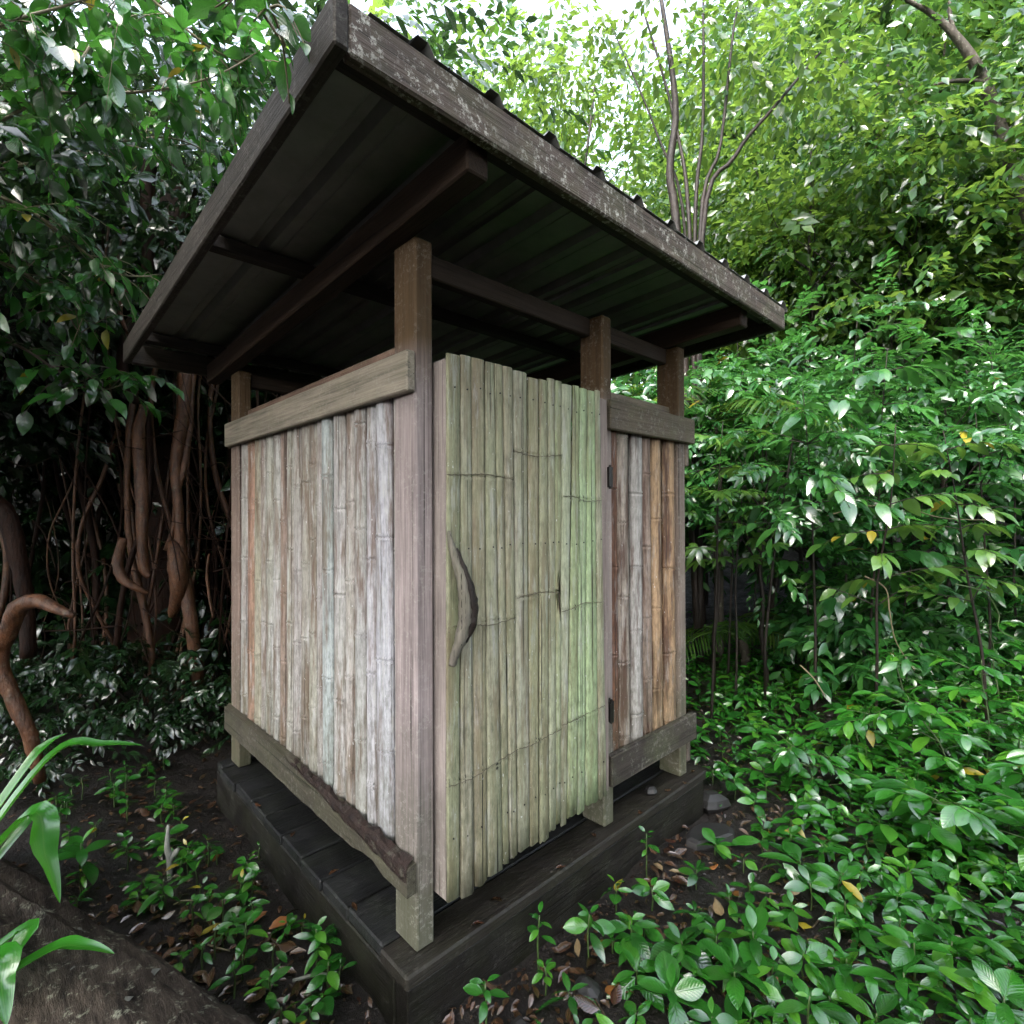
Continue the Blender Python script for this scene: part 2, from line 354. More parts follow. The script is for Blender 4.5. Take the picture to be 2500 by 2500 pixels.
def sstep(a, b, x):
    t = np.clip((x-a)/(b-a), 0, 1); return t*t*(3-2*t)
def ground_z(x, y):
    x = np.asarray(x, float); y = np.asarray(y, float)
    dx = x-CAM.x; dy = y-CAM.y
    xr = dx*RT.x+dy*RT.y; zf = dx*FW.x+dy*FW.y
    h = 0.012*np.sin(x*5.1+1.3)*np.cos(y*4.3)+0.008*np.sin(x*11+y*7)
    h = h + 0.16*sstep(1.4, 4.5, xr) + 0.35*sstep(4, 10, xr)
    h = h + 0.05*np.maximum(0, zf-5.5) + 0.16*np.maximum(0, zf-9)*(zf < 60) + 0.10*sstep(-1.6, -4, xr)
    d = np.hypot(xr, zf); h = h + 0.10*np.maximum(0, d-14)
    return np.minimum(h, 9.0) - 0.01
def gz(p): return float(ground_z(p[0], p[1]))

# ------------------------------------------------------------------ ground sheet
def build_ground():
    def axis(c, a, fine, lim):
        out = [c]; st = fine
        for sgn in (1,):
            x = c
            while x < lim:
                x += st if abs(x-c) < a else st*(1+(abs(x-c)-a)*0.6); out.append(x)
        x = c; l = []
        while x > -lim:
            x -= st if abs(x-c) < a else st*(1+(abs(x-c)-a)*0.6); l.append(x)
        return np.array(l[::-1]+out)
    xs = axis(0.5, 4.5, 0.07, 90); ys = axis(0.5, 4.5, 0.07, 90)
    X, Y = np.meshgrid(xs, ys, indexing='ij')
    rng = np.random.default_rng(3)
    near = (np.hypot(X-0.5, Y-0.5) < 6)
    Z = ground_z(X, Y) + near*rng.normal(0, 0.006, X.shape)
    V = np.stack([X, Y, Z], -1).reshape(-1, 3); n, m = X.shape
    i = np.arange((n-1)*(m-1)); a = (i//(m-1))*m + i % (m-1)
    F = np.stack([a, a+m, a+m+1, a+1], 1)
    tag(link('ground', mesh_of('ground', V, F, True, M['soil'])), kind='structure')
build_ground()

# ------------------------------------------------------------------ bamboo hut
PZ = 0.22
rs = random.Random(11)
hut = empty('bamboo_hut', (0,0,0), 'small weathered bamboo hut with slanting sheet roof on a dark timber base', 'hut')
def part(name, mat, col, *boxes, parent=hut, b=0.005, skew=None):
    mb = MB()
    for bx in boxes: mb.box(*bx, b=b, skew=skew)
    return mb.build(name, mat, parent, col)
DARK = (0.012, 0.0105, 0.009); GREYW = (0.36, 0.31, 0.29); TIMB = (0.20, 0.165, 0.13)

# base: bearers and deck boards
base = empty('base', (0,0,0)); base.parent = hut
X0, X1, Y0, Y1 = -0.0735, 1.83, -0.0571, 1.93
part('bearer', M['deck'], DARK, (X0+0.010, X1-0.010, Y0+0.010, Y0+0.085, -0.03, PZ-0.048), parent=base)
part('bearer', M['deck_y'], DARK, (X0+0.008, X0+0.085, Y0+0.087, Y1-0.01, -0.03, PZ-0.048), parent=base)
part('bearer', M['deck_y'], DARK, (X1-0.085, X1-0.008, Y0+0.087, Y1-0.01, -0.03, PZ-0.048), parent=base)
part('bearer', M['deck'], DARK, (X0+0.087, X1-0.087, Y1-0.085, Y1-0.012, -0.03, PZ-0.048), parent=base)
part('deck_board', M['deck'], (0.02, 0.017, 0.0145), (X0, X1, Y0, Y0+0.16, PZ-0.046, PZ), parent=base, b=0.007)
y = Y0+0.165
k = 0
while y < Y1-0.05:
    wd = min(rs.choice((0.19, 0.24, 0.21)), Y1-y)
    dz = rs.uniform(-0.008, 0.001); dx = rs.uniform(0, 0.014)
    c = rs.uniform(0.75, 1.25)
    part('deck_board', M['deck'], (0.015*c, 0.0155*c, 0.017*c), (X0+dx, X1-rs.uniform(0, 0.01), y, y+wd-0.006, PZ-0.046+dz, PZ+dz), parent=base, b=0.006)
    y += wd; k += 1

# posts
PW, PD = 0.070, 0.130
PX2, PX3, PYB = 0.990, 1.655, 1.755
def post(x, y, top, col=GREYW, lean=0.0):
    def sk(a, b, c): return (a + lean*(c-PZ), b, c)
    part('post', M['post'], col, (x, x+PW, y, y+PD, PZ+0.0005, top), b=0.007, skew=sk)
SL = 0.049                                # fall of the roof towards the back
rz = lambda yy: PZ + 2.30 - SL*yy         # underside of the rafters
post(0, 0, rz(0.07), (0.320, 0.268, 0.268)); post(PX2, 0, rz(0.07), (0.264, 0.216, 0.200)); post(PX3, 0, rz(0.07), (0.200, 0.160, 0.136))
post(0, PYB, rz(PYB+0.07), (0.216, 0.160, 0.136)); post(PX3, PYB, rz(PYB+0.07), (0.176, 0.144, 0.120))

# rails: outside and inside boards hold the canes between them
def rail(ax, a0, a1, c0, c1, h0, h1, col, dark_end=0.0):
    if ax == 'y': return part('rail', M['rail_y'], col, (c0, c1, a0, a1, PZ+h0, PZ+h1))
    return part('rail', M['rail_x'], col, (a0, a1, c0, c1, PZ+h0, PZ+h1))
rail('y', -0.004, 1.885, -0.035, -0.001, 1.791, 1.922, (0.25, 0.22, 0.18))
rail('y', 0.133, 1.752, 0.048, 0.085, 1.84, 1.992, (0.2, 0.13, 0.10))
# lower side rail with its rotten upper edge near the corner
mb = MB(); NB = 26
Vr = []; Fr = []
for i in range(NB+1):
    yy = 0.0 + 1.885*i/NB
    rot = 0.0
    if i < 13: rot = 0.030*(1-i/13)+rs.uniform(0, 0.016)
    bot = rs.uniform(-0.002, 0.003) + (0.02 if 3 <= i <= 4 else 0)
    x_in, x_out = -0.001, -0.035
    top = 0.319 - rot
    Vr += [(x_in, yy, PZ+0.195+bot), (x_out, yy, PZ+0.192+bot), (x_out+0.001, yy, PZ+top-0.014*(i < 14)), (x_out+0.010, yy, PZ+top), (x_in, yy, PZ+top+0.004)]
for i in range(NB):
    for k in range(5):
        a = i*5+k; b = i*5+(k+1) % 5; Fr.append((a, b, b+5, a+5))
Fr.append((0, 1, 2, 3, 4)[::-1]); Fr.append(tuple(NB*5+k for k in range(5)))
mb.add(Vr, Fr); o = mb.build('rail', M['rail_y'], hut, (0.06, 0.053, 0.04)); o['label'] = 'mossy lower side rail with a rotten upper edge'
rt = MB(); nR = 22; Vq = []; Fq = []
for i in range(nR+1):
    t = i/nR; yy = 0.004+0.93*t; lo_ = 0.225+0.085*t+rs.uniform(-0.008, 0.008); hi = 0.292+0.02*t+rs.uniform(-0.006, 0.006); lo_ = min(lo_, hi-0.004)
    Vq += [(-0.034, yy, PZ+lo_), (-0.0362-rs.uniform(0, 0.002), yy, PZ+lo_*0.6+hi*0.4), (-0.0355-rs.uniform(0, 0.002), yy, PZ+lo_*0.15+hi*0.85), (-0.028, yy, PZ+hi+rs.uniform(-0.004, 0.012)), (-0.008, yy, PZ+hi+rs.uniform(0.0, 0.022))]
for i in range(nR):
    for k in range(4): a = i*5+k; Fq.append((a, a+1, a+6, a+5))
rt.add(Vq, Fq); rt.build('rotten_edge', M['rot'], o, None, False)
rail('y', 0.133, 1.752, 0.048, 0.085, 0.20, 0.31, (0.16, 0.12, 0.09))
rail('x', 1.003, 1.771, -0.035, -0.001, 1.779, 1.912, (0.115, 0.09, 0.07))
rail('x', 1.063, 1.652, 0.048, 0.085, 1.84, 1.975, (0.2, 0.16, 0.13))
rail('x', 1.000, 1.771, -0.035, -0.001, 0.186, 0.325, (0.045, 0.037, 0.032))
rail('x', 1.063, 1.652, 0.048, 0.085, 0.13, 0.30, (0.04, 0.03, 0.023))
rail('x', -0.01, 1.74, PYB+PD+0.001, PYB+PD+0.035, 1.79, 1.92, (0.2, 0.16, 0.13))
rail('x', -0.01, 1.74, PYB+PD+0.001, PYB+PD+0.035, 0.19, 0.32, (0.12, 0.10, 0.08))
rail('y', -0.004, 1.885, PX3+PW+0.001, PX3+PW+0.035, 1.66, 1.785, (0.2, 0.16, 0.13))
rail('y', -0.004, 1.885, PX3+PW+0.001, PX3+PW+0.035, 0.06, 0.182, (0.1, 0.08, 0.07))

def cane_mesh(width, z0, z1, bulge, rs, nodes=None, bend=0.004, tip=None, name='bamboo_cane', split_ends=0.0, taper=0.0, sq=1.0):
    """split cane: rounded front towards -Y, flat back; stands along Z, centred on x=0"""
    L = z1-z0
    if nodes is None:
        nodes = []; z = z0+rs.uniform(0.1, 0.4)
        while z < z1-0.06: nodes.append(z); z += rs.uniform(0.3, 0.46)
    zs = set(); z = z0
    while z < z1: zs.add(round(z, 4)); z += 0.11
    zs.add(z1)
    for nd in nodes:
        for dz in (-0.016, -0.006, 0.0, 0.005, 0.016):
            if z0 < nd+dz < z1: zs.add(nd+dz)
    zs = sorted(zs); nA = 8; V = []; F = []
    ph = rs.uniform(0, 6); bx = rs.uniform(-bend, bend); tw = rs.uniform(-0.1, 0.1)
    for z in zs:
        t = (z-z0)/L; sc = 1 + taper*(t-0.5); dy = 0
        for nd in nodes:
            d = abs(z-nd)
            if d < 0.0025: sc *= 0.92
            elif d < 0.008: sc *= 1.045; dy = -0.002
        w_ = width*sc/2; cx = bx*math.sin(t*3.1+ph)+rs.uniform(-0.0006, 0.0006)
        for k in range(nA):
            an = math.pi*k/(nA-1)
            V.append((cx - math.cos(an)*w_, -(math.sin(an)**sq)*bulge*sc + dy + tw*bulge*math.cos(an), z))
    n = len(zs)
    for i in range(n-1):
        for k in range(nA):
            a = i*nA+k; b = i*nA+(k+1) % nA; F.append((a, b, b+nA, a+nA))
    if split_ends:
        for k in range(nA): x, y_, z = V[k]; V[k] = (x, y_, z-rs.uniform(-1, 1)*split_ends)
    F.append(tuple(range(nA))[::-1]); F.append(tuple((n-1)*nA+k for k in range(nA)))
    return mesh_of(name, V, F, True)

# left wall panel
WL = [1.755, 1.647, 1.532, 1.431, 1.37, 1.265, 1.177, 1.10, 1.023, 0.937, 0.849, 0.768, 0.71, 0.616, 0.513, 0.43, 0.345, 0.271, 0.168, 0.132]
PAL_L = [(0.3405, 0.3234, 0.3201), (0.3152, 0.1914, 0.1455), (0.3026, 0.2772, 0.2255), (0.3531, 0.3300, 0.3201), (0.3152, 0.3102, 0.2838), (0.3783, 0.3696, 0.3638), (0.2522, 0.1848, 0.1601), (0.3783, 0.3630, 0.3420), (0.3405, 0.3168, 0.3129),
         (0.3026, 0.2838, 0.2619), (0.3152, 0.3036, 0.2693), (0.3405, 0.3168, 0.3129), (0.3405, 0.3762, 0.3857), (0.4035, 0.3894, 0.3929), (0.3657, 0.3366, 0.3201), (0.3531, 0.3498, 0.3492), (0.4161, 0.4092, 0.4439), (0.4035, 0.4026, 0.4511), (0.3657, 0.3432, 0.3347)]
panel = empty('wall_panel', (0,0,0)); panel.parent = hut
for i in range(len(WL)-1):
    a, b = WL[i+1], WL[i]; me = cane_mesh((b-a)*rs.uniform(0.91, 0.965), PZ+0.205+rs.uniform(-0.01, 0.01), PZ+1.86, min(0.036, (b-a)*0.48), rs)
    o = link('bamboo_cane', me, panel, M['cane_wall'], PAL_L[i % len(PAL_L)])
    o.location = (0.034, (a+b)/2, 0); o.rotation_euler = (rs.uniform(-0.003, 0.003), 0, -math.pi/2)
# front panel beside the door
RC = [1.063, 1.131, 1.236, 1.337, 1.42, 1.527, 1.652]
PAL_R = [(0.13,0.06,0.035), (0.31,0.265,0.225), (0.36,0.345,0.33), (0.25,0.19,0.155), (0.35,0.235,0.14), (0.33,0.215,0.125)]
panel = empty('wall_panel', (0,0,0)); panel.parent = hut
for i in range(6):
    a, b = RC[i], RC[i+1]; me = cane_mesh((b-a)*0.89, PZ+0.21, PZ+1.86, 0.037, rs, bend=0.006)
    o = link('bamboo_cane', me, panel, M['cane_side'], PAL_R[i]); o.location = ((a+b)/2, 0.04, 0); o.rotation_euler = (0, rs.uniform(-0.005, 0.005), 0)
# back wall and right wall
shared = [cane_mesh(0.088, PZ+0.1, PZ+1.88, 0.026, rs) for _ in range(3)]
for me in shared: me.materials.append(M['cane_wall'])
panel = empty('wall_panel', (0,0,0)); panel.parent = hut
for i in range(18):
    o = link('bamboo_cane', shared[i % 3], panel, None, (0.3, 0.26, 0.21)); o.location = (0.075+0.044+i*0.0875, PYB+PD-0.04, 0); o.rotation_euler = (0, 0, math.pi)
panel = empty('wall_panel', (0,0,0)); panel.parent = hut
for i in range(18):
    o = link('bamboo_cane', shared[(i+1) % 3], panel, None, (0.3, 0.26, 0.21)); o.location = (PX3+PW-0.04, 0.135+0.044+i*0.0895, -0.01); o.rotation_euler = (0, 0, math.pi/2)

# door
door = empty('door', (0,0,0)); door.parent = hut
DT = [0.080, 0.137, 0.183, 0.243, 0.286, 0.326, 0.376, 0.45, 0.514, 0.562, 0.604, 0.645, 0.712, 0.757, 0.807, 0.859, 0.896]
DB = [0.076, 0.130, 0.188, 0.247, 0.319, 0.352, 0.392, 0.455, 0.505, 0.560, 0.600, 0.629, 0.662, 0.728, 0.777, 0.866, 0.927]
HB = [0.152, 0.141, 0.147, 0.160, 0.168, 0.172, 0.177, 0.175, 0.165, 0.185, 0.197, 0.176, 0.195, 0.186, 0.200, 0.196]
PAL_D = [(0.2432, 0.2442, 0.1612), (0.2816, 0.2640, 0.1984), (0.2752, 0.2376, 0.1674), (0.2880, 0.2772, 0.1984), (0.2816, 0.2640, 0.1860), (0.2816, 0.2574, 0.1860), (0.3200, 0.3102, 0.2418), (0.2688, 0.2442, 0.1612),
         (0.2816, 0.2838, 0.1860), (0.3072, 0.3168, 0.2232), (0.2880, 0.3102, 0.1922), (0.3328, 0.3498, 0.2542), (0.2944, 0.3498, 0.1984), (0.3200, 0.4092, 0.2418), (0.3072, 0.3960, 0.2232), (0.3072, 0.3102, 0.2170)]
for i in range(16):
    top = 1.922 + rs.uniform(-0.008, 0.005) - (0.012 if i in (7, 8) else 0)
    z0, z1 = PZ+HB[i], PZ+top
    wt, wb = DT[i+1]-DT[i], DB[i+1]-DB[i]; gap = rs.uniform(0.955, 0.985)
    if i == 11: wt *= 0.93
    if i == 12: wt *= 0.86
    me = cane_mesh((wt+wb)/2*gap, z0, z1, rs.uniform(0.007, 0.011), rs, bend=0.0012, split_ends=0.006, sq=0.5, taper=(wt-wb)/((wt+wb)/2),
                   nodes=[PZ+h_+rs.uniform(-0.004, 0.004) for h_ in ((0.53, 1.03, 1.528) if i < 6 else (0.553, 1.10, 1.624) if i < 11 else (0.572, 1.022, 1.462))])
    # lean of the slat: centre at the bottom to centre at the top
    cb, ct = (DB[i]+DB[i+1])/2, (DT[i]+DT[i+1])/2
    if i == 11: ct -= 0.003
    V = np.empty(len(me.vertices)*3, dtype=np.float32); me.vertices.foreach_get('co', V); V = V.reshape(-1, 3)
    if i == 10:   # broken notch
        nz = np.exp(-((V[:, 2]-PZ-1.08)/0.055)**4); V[:, 0] -= 0.022*nz*(V[:, 0] > 0)
    V[:, 0] += cb + (ct-cb)*(V[:, 2]-z0)/(z1-z0); me.vertices.foreach_set('co', V.ravel()); me.update()
    o = link('bamboo_slat', me, door, M['cane_door'], PAL_D[i]); o.location = (0, -0.054, 0)
part('stile', M['stile'], (0.28, 0.24, 0.225), (0.079, 0.118, -0.052, 0.030, PZ+0.150, PZ+1.905), parent=door)
part('stile', M['stile'], (0.25, 0.20, 0.185), (0.897, 0.958, -0.050, -0.004, PZ+0.198, PZ+1.90), parent=door)
for h_ in (0.30, 1.0, 1.78):
    part('batten', M['beam_x'], (0.10, 0.08, 0.06), (0.120, 0.895, -0.050, -0.012, PZ+h_, PZ+h_+0.09), parent=door)
nail_me = mesh_of('nail', *tube_geo([(0, 0, 0), (0, -0.0025, 0)], [0.0032, 0.0026], 7), False, M['iron'])
for h_ in (0.345, 1.285, 1.82):
    for i in range(16):
        t_ = (h_-0.17)/1.75; xm = ((DB[i]+DB[i+1])*(1-t_)+(DT[i]+DT[i+1])*t_)/2+rs.uniform(-0.006, 0.006)
        o = link('nail', nail_me, door); o.location = (xm, -0.0635, PZ+h_+rs.uniform(-0.008, 0.008))
def tie(pts):
    P = [Vector((x, -0.0665, PZ+h_)) for x, h_ in pts]
    P = smooth_path(P, 7)
    for i, p in enumerate(P): p.y += 0.002*math.sin(i*1.9); p.z += 0.002*math.sin(i*2.7)
    MB().tube(P, 0.0013, 5).build('wire_tie', M['wire'], door, None, True)
for t_ in ([(0.076, 1.526), (0.16, 1.530), (0.245, 1.535), (0.374, 1.523)], [(0.380, 1.626), (0.46, 1.616), (0.53, 1.618), (0.64, 1.632)],
           [(0.645, 1.470), (0.72, 1.468), (0.78, 1.452), (0.89, 1.458)], [(0.10, 1.036), (0.183, 1.031), (0.258, 1.018), (0.38, 1.027)],
           [(0.386, 1.095), (0.44, 1.103), (0.53, 1.104), (0.62, 1.092)], [(0.63, 1.016), (0.70, 1.022), (0.77, 1.035), (0.89, 1.024)],
           [(0.080, 0.526), (0.187, 0.522), (0.29, 0.541), (0.39, 0.552)], [(0.395, 0.553), (0.466, 0.547), (0.55, 0.556), (0.626, 0.559)], [(0.63, 0.572), (0.73, 0.575), (0.80, 0.581), (0.91, 0.583)]):
    tie(t_)
# handle: a bent branch fixed to the door's left edge
hp = [(0.080, -0.068, 1.345), (0.085, -0.076, 1.30), (0.098, -0.088, 1.24), (0.113, -0.098, 1.18), (0.121, -0.102, 1.12), (0.119, -0.101, 1.06), (0.108, -0.094, 1.00), (0.094, -0.084, 0.955), (0.087, -0.076, 0.915)]
P = smooth_path([(a, b, PZ+c) for a, b, c in hp], 4)
rr = lerp_list([0.008, 0.014, 0.019, 0.024, 0.027, 0.028, 0.025, 0.020, 0.015], len(P))
MB().tube(P, rr, 10, True, 0.8, 0, 0.15, rs).build('handle', M['handle'], door, (0.15, 0.135, 0.115), True)
P = smooth_path([(0.095, -0.090, PZ+1.29), (0.114, -0.103, PZ+1.225), (0.132, -0.113, PZ+1.16), (0.141, -0.117, PZ+1.10), (0.136, -0.115, PZ+1.04), (0.119, -0.104, PZ+0.985)], 5)
o = MB().tube(P, lerp_list([0.004, 0.013, 0.019, 0.021, 0.016, 0.004], len(P)), 8, True, 0.8, 0, 0.2, rs).build('bark_strip', M['bark_dark'], door, None, True)
# hinges
for h_ in (1.562, 0.53):
    hg = MB(); hg.box(0.962, 0.985, -0.055, -0.050, PZ+h_-0.042, PZ+h_+0.042, 0.001); hg.box(0.990, 1.03, -0.006, -0.0015, PZ+h_-0.042, PZ+h_+0.042, 0.001)
    hg.tube([(0.988, -0.040, PZ+h_-0.045), (0.988, -0.040, PZ+h_+0.045)], 0.0125, 8)
    hg.tube([(0.988, -0.040, PZ+h_-0.052), (0.988, -0.040, PZ+h_+0.054)], 0.006, 6)
    hg.box(0.984, 0.993, -0.040, -0.004, PZ+h_-0.04, PZ+h_+0.04, 0.001)
    hg.build('hinge', M['iron'], door)

# roof
roof = empty('roof', (0,0,0)); roof.parent = hut
U0, U1, V0, V1 = -0.46, 2.058, -0.40, 2.20
def slope(x, y_, z): return (x, y_, z - SL*y_)
RAFT = (0.042, 0.027, 0.019)
for x in (-0.062, 1.64):
    part('rafter', M['beam_y'], RAFT, (x, x+0.075, -0.345, V1-0.06, PZ+2.3005, PZ+2.41), parent=roof, skew=slope)
for y_ in (-0.33, 0.70, 1.90):
    part('purlin', M['beam_x'], (0.022, 0.017, 0.014), (U0+0.035, U1-0.035, y_, y_+0.05, PZ+2.4105, PZ+2.462), parent=roof, skew=slope)
for y_ in (0.066, PYB+0.02):
    part('wall_plate', M['beam_x'], (0.04, 0.028, 0.021), (PW+0.001, PX2-0.001, y_, y_+0.045, PZ+2.215-SL*y_, PZ+2.297-SL*y_), parent=roof)
    part('wall_plate', M['beam_x'], (0.04, 0.028, 0.021), (PX2+PW+0.001, PX3-0.001, y_, y_+0.045, PZ+2.215-SL*y_, PZ+2.297-SL*y_), parent=roof)
f1 = part('fascia', M['fascia_x'], (0.105, 0.082, 0.07), (U0+0.031, U1, V0, V0+0.035, PZ+2.376-SL*0.4+0.0, PZ+2.4906-SL*0.4), parent=roof, b=0.006, skew=slope)
f1['label'] = 'front fascia board blotched with white lichen'
part('fascia', M['fascia_y'], (0.04, 0.034, 0.029), (U0-0.004, U0+0.030, V0-0.003, V1, PZ+2.358, PZ+2.4706), parent=roof, skew=slope)
part('fascia', M['fascia_y'], (0.07, 0.06, 0.05), (U1-0.034, U1-0.001, V0+0.036, V1, PZ+2.358, PZ+2.4706), parent=roof, skew=slope)
part('fascia', M['beam_x'], (0.07, 0.06, 0.05), (U0+0.032, U1-0.036, V1-0.035, V1-0.001, PZ+2.358, PZ+2.4706), parent=roof, skew=slope)
# ribbed sheets: three ribs each, laid side by side with a lap
RIB = 0.2275; x = -0.244-RIB*0.5-0.012; k = 0
ZS = PZ+2.4716
while x < U1+0.01 - 0.05:
    n = 3 if k < 3 else 2
    prof = [(x-0.012, 0.0)]
    for j in range(n):
        c = x+RIB*(j+0.5)+0.012
        prof += [(c-0.036, 0.0), (c-0.015, 0.026), (c+0.015, 0.026), (c+0.036, 0.0)]
        prof += [(c+0.075, 0.0), (c+0.079, 0.004), (c+0.083, 0.0)]
    xe = min(x+RIB*n, U1+0.02); prof = [p for p in prof if p[0] < xe]+[(xe, 0.0), (xe+0.004, -0.014)]
    lift = 0.0012*(k % 2)
    V = []; F = []
    ys = [V0-0.004, 0.3, 1.0, 1.7, V1+0.02]
    for y_ in ys:
        for px_, pz_ in prof: V.append((px_, y_, ZS+pz_+lift-SL*y_))
        for px_, pz_ in prof: V.append((px_, y_, ZS+pz_+lift+0.0009-SL*y_))
    m = len(prof)
    for i in range(len(ys)-1):
        for s_ in (0, 1):
            for q in range(m-1):
                a = i*2*m+s_*m+q; f = (a, a+1, a+1+2*m, a+2*m); F.append(f if s_ else f[::-1])
        for q in (0, m-1):
            a = i*2*m+q; F.append((a, a+m, a+3*m, a+2*m))
    for i in (0, len(ys)-1):
        for q in range(m-1): a = i*2*m+q; F.append((a, a+1, a+1+m, a+m))
    link('roof_sheet', mesh_of('roof_sheet', V, F, False, M['sheet']), roof)
    x += RIB*n; k += 1

# ------------------------------------------------------------------ leaves
def leaf_template(seg=4, wid=0.36, peak=0.45, fold=0.10, curl=0.25, wave=0.0, tip=1.0):
    """unit leaf along +Y, face up +Z; returns V, quads/tris, UV"""
    V = []; UV = []; F = []
    for i in range(seg+1):
        t = i/seg
        if t <= peak: wv = math.sin(t/peak*math.pi/2)**0.8
        else: wv = math.cos((t-peak)/(1-peak)*math.pi/2)**tip
        hw = wid/2*max(wv, 0.03)
        z = -curl*t*t; wz = wave*math.sin(t*14)
        V += [(-hw, t, z+fold*hw*2+wz), (0, t, z), (hw, t, z+fold*hw*2-wz)]
        UV += [(0.5-wv*0.5, t), (0.5, t), (0.5+wv*0.5, t)]
    for i in range(seg):
        a = i*3; F += [(a, a+1, a+4, a+3), (a+1, a+2, a+5, a+4)]
    return np.array(V, float), np.array(F), np.array(UV)
def leaf_mesh(name, mat, **k):
    V, F, U = leaf_template(**k); return mesh_of(name, V, F, True, mat, U)
def scatter_leaves(tmpl, pos, d, nrm, size):
    """many copies of a leaf in one set of arrays"""
    V, F, U = tmpl; pos = np.asarray(pos); d = np.asarray(d, float); nrm = np.asarray(nrm, float); size = np.asarray(size, float)
    d = d/np.linalg.norm(d, axis=1, keepdims=True)
    x = np.cross(d, nrm); x /= (np.linalg.norm(x, axis=1, keepdims=True)+1e-9); z = np.cross(x, d)
    W = (V[None, :, 0:1]*x[:, None, :]+V[None, :, 1:2]*d[:, None, :]+V[None, :, 2:3]*z[:, None, :])*size[:, None, None]+pos[:, None, :]
    n, m = len(pos), len(V)
    FF = (F[None]+(np.arange(n)*m)[:, None, None]).reshape(-1, F.shape[1])
    return W.reshape(-1, 3), FF, np.tile(U, (n, 1))
def leaf_matrix(p, d, nrm, s):
    d = Vector(d).normalized(); nrm = Vector(nrm); x = d.cross(nrm)
    x = x.normalized() if x.length > 1e-6 else d.orthogonal().normalized(); z = x.cross(d)
    m = Matrix(((x.x, d.x, z.x, 0), (x.y, d.y, z.y, 0), (x.z, d.z, z.z, 0), (0, 0, 0, 1)))
    return Matrix.Translation(p) @ m @ Matrix.Diagonal((s, s, s, 1))

def crown_arrays(seed, rad, n_limbs, n_sprays, spray_len, per, leaf, tmpl, droop=0.35, shell=0.55, spread=0.32, flat=0.6):
    """sprays of leaves gathered round limb ends in an uneven volume"""
    g = np.random.default_rng(seed); rad = np.asarray(rad, float)
    u = g.normal(size=(n_limbs, 3)); u /= np.linalg.norm(u, axis=1, keepdims=True)
    ends = u*(shell+(1-shell)*g.random((n_limbs, 1)))*rad*g.uniform(0.65, 1.12, (n_limbs, 1))
    wgt = g.random(n_limbs)+0.25; li = g.choice(n_limbs, n_sprays, p=wgt/wgt.sum())
    c = ends[li]+g.normal(size=(n_sprays, 3))*spread*rad.mean()*np.array([1.15, 1.15, 0.42])
    out = c/np.linalg.norm(c, axis=1, keepdims=True)+g.normal(size=(n_sprays, 3))*0.7; out[:, 2] = out[:, 2]*0.4-droop*g.random(n_sprays)
    out /= np.linalg.norm(out, axis=1, keepdims=True)
    up = np.array([0, 0, 1.0])+g.normal(size=(n_sprays, 3))*0.35
    side = np.cross(out, up); side /= np.linalg.norm(side, axis=1, keepdims=True)
    P = []; D = []; N = []; S = []; sz = g.uniform(0.6, 1.3, n_sprays)
    for j in range(per):
        t = (j+0.6)/per; sg = 1 if j % 2 else -1
        p = c+out*(spray_len*t)+np.array([0, 0, -0.25*spray_len])*t*t*droop*2
        d = out*(0.45+0.5*t)+side*sg*(1.0-0.6*t)+g.normal(size=c.shape)*0.22; d[:, 2] -= droop*0.6
        P.append(p); D.append(d); N.append(up+g.normal(size=c.shape)*0.32); S.append(leaf*sz*g.uniform(0.75, 1.15, n_sprays))
    V, F, U = scatter_leaves(tmpl, np.concatenate(P), np.concatenate(D), np.concatenate(N), np.concatenate(S))
    return V, F, U, ends

T_FINE = leaf_template(2, 0.50, 0.45, 0.12, 0.22)
T_MED = leaf_template(3, 0.42, 0.45, 0.12, 0.28)
T_BROAD = leaf_template(4, 0.46, 0.42, 0.10, 0.30, 0.008, 0.8)

def trunk_mesh(name, seed, height, r0, ends, center, mat, lean=(0, 0), limb_r=0.35, n=7, wob=0.12):
    g = random.Random(seed); K = 9; pts = []
    for i in range(K):
        t = i/(K-1); pts.append(Vector((lean[0]*t+g.uniform(-wob, wob)*t*(1.2-t), lean[1]*t+g.uniform(-wob, wob)*t*(1.2-t), height*t-0.1*(i == 0))))
    P = smooth_path(pts, 3); rr = [r0*(1.25 if i == 0 else 1)*(1-0.72*i/(len(P)-1)) for i in range(len(P))]
    mb = MB(); mb.tube(P, rr, n, True, 1, 0, 0.06, g)
    for e in ends:
        e = Vector(e)+Vector(center)
        z_at = min(max(e.z-abs((e-Vector(center)).xy.length)*0.7-0.3, height*0.35), height*0.97)
        b = min(P, key=lambda p: abs(p.z-z_at)); i = P.index(b)
        mid = b.lerp(e, 0.5)+Vector((g.uniform(-1, 1), g.uniform(-1, 1), g.uniform(-0.3, 1)))*0.12*(e-b).length
        Q = smooth_path([b, mid, e], 4); l0 = rr[i]*limb_r+0.004
        mb.tube(Q, [l0*(1-0.8*k/(len(Q)-1)) for k in range(len(Q))], 5, True)
    return mesh_of(name, mb.V, mb.F, True, mat)

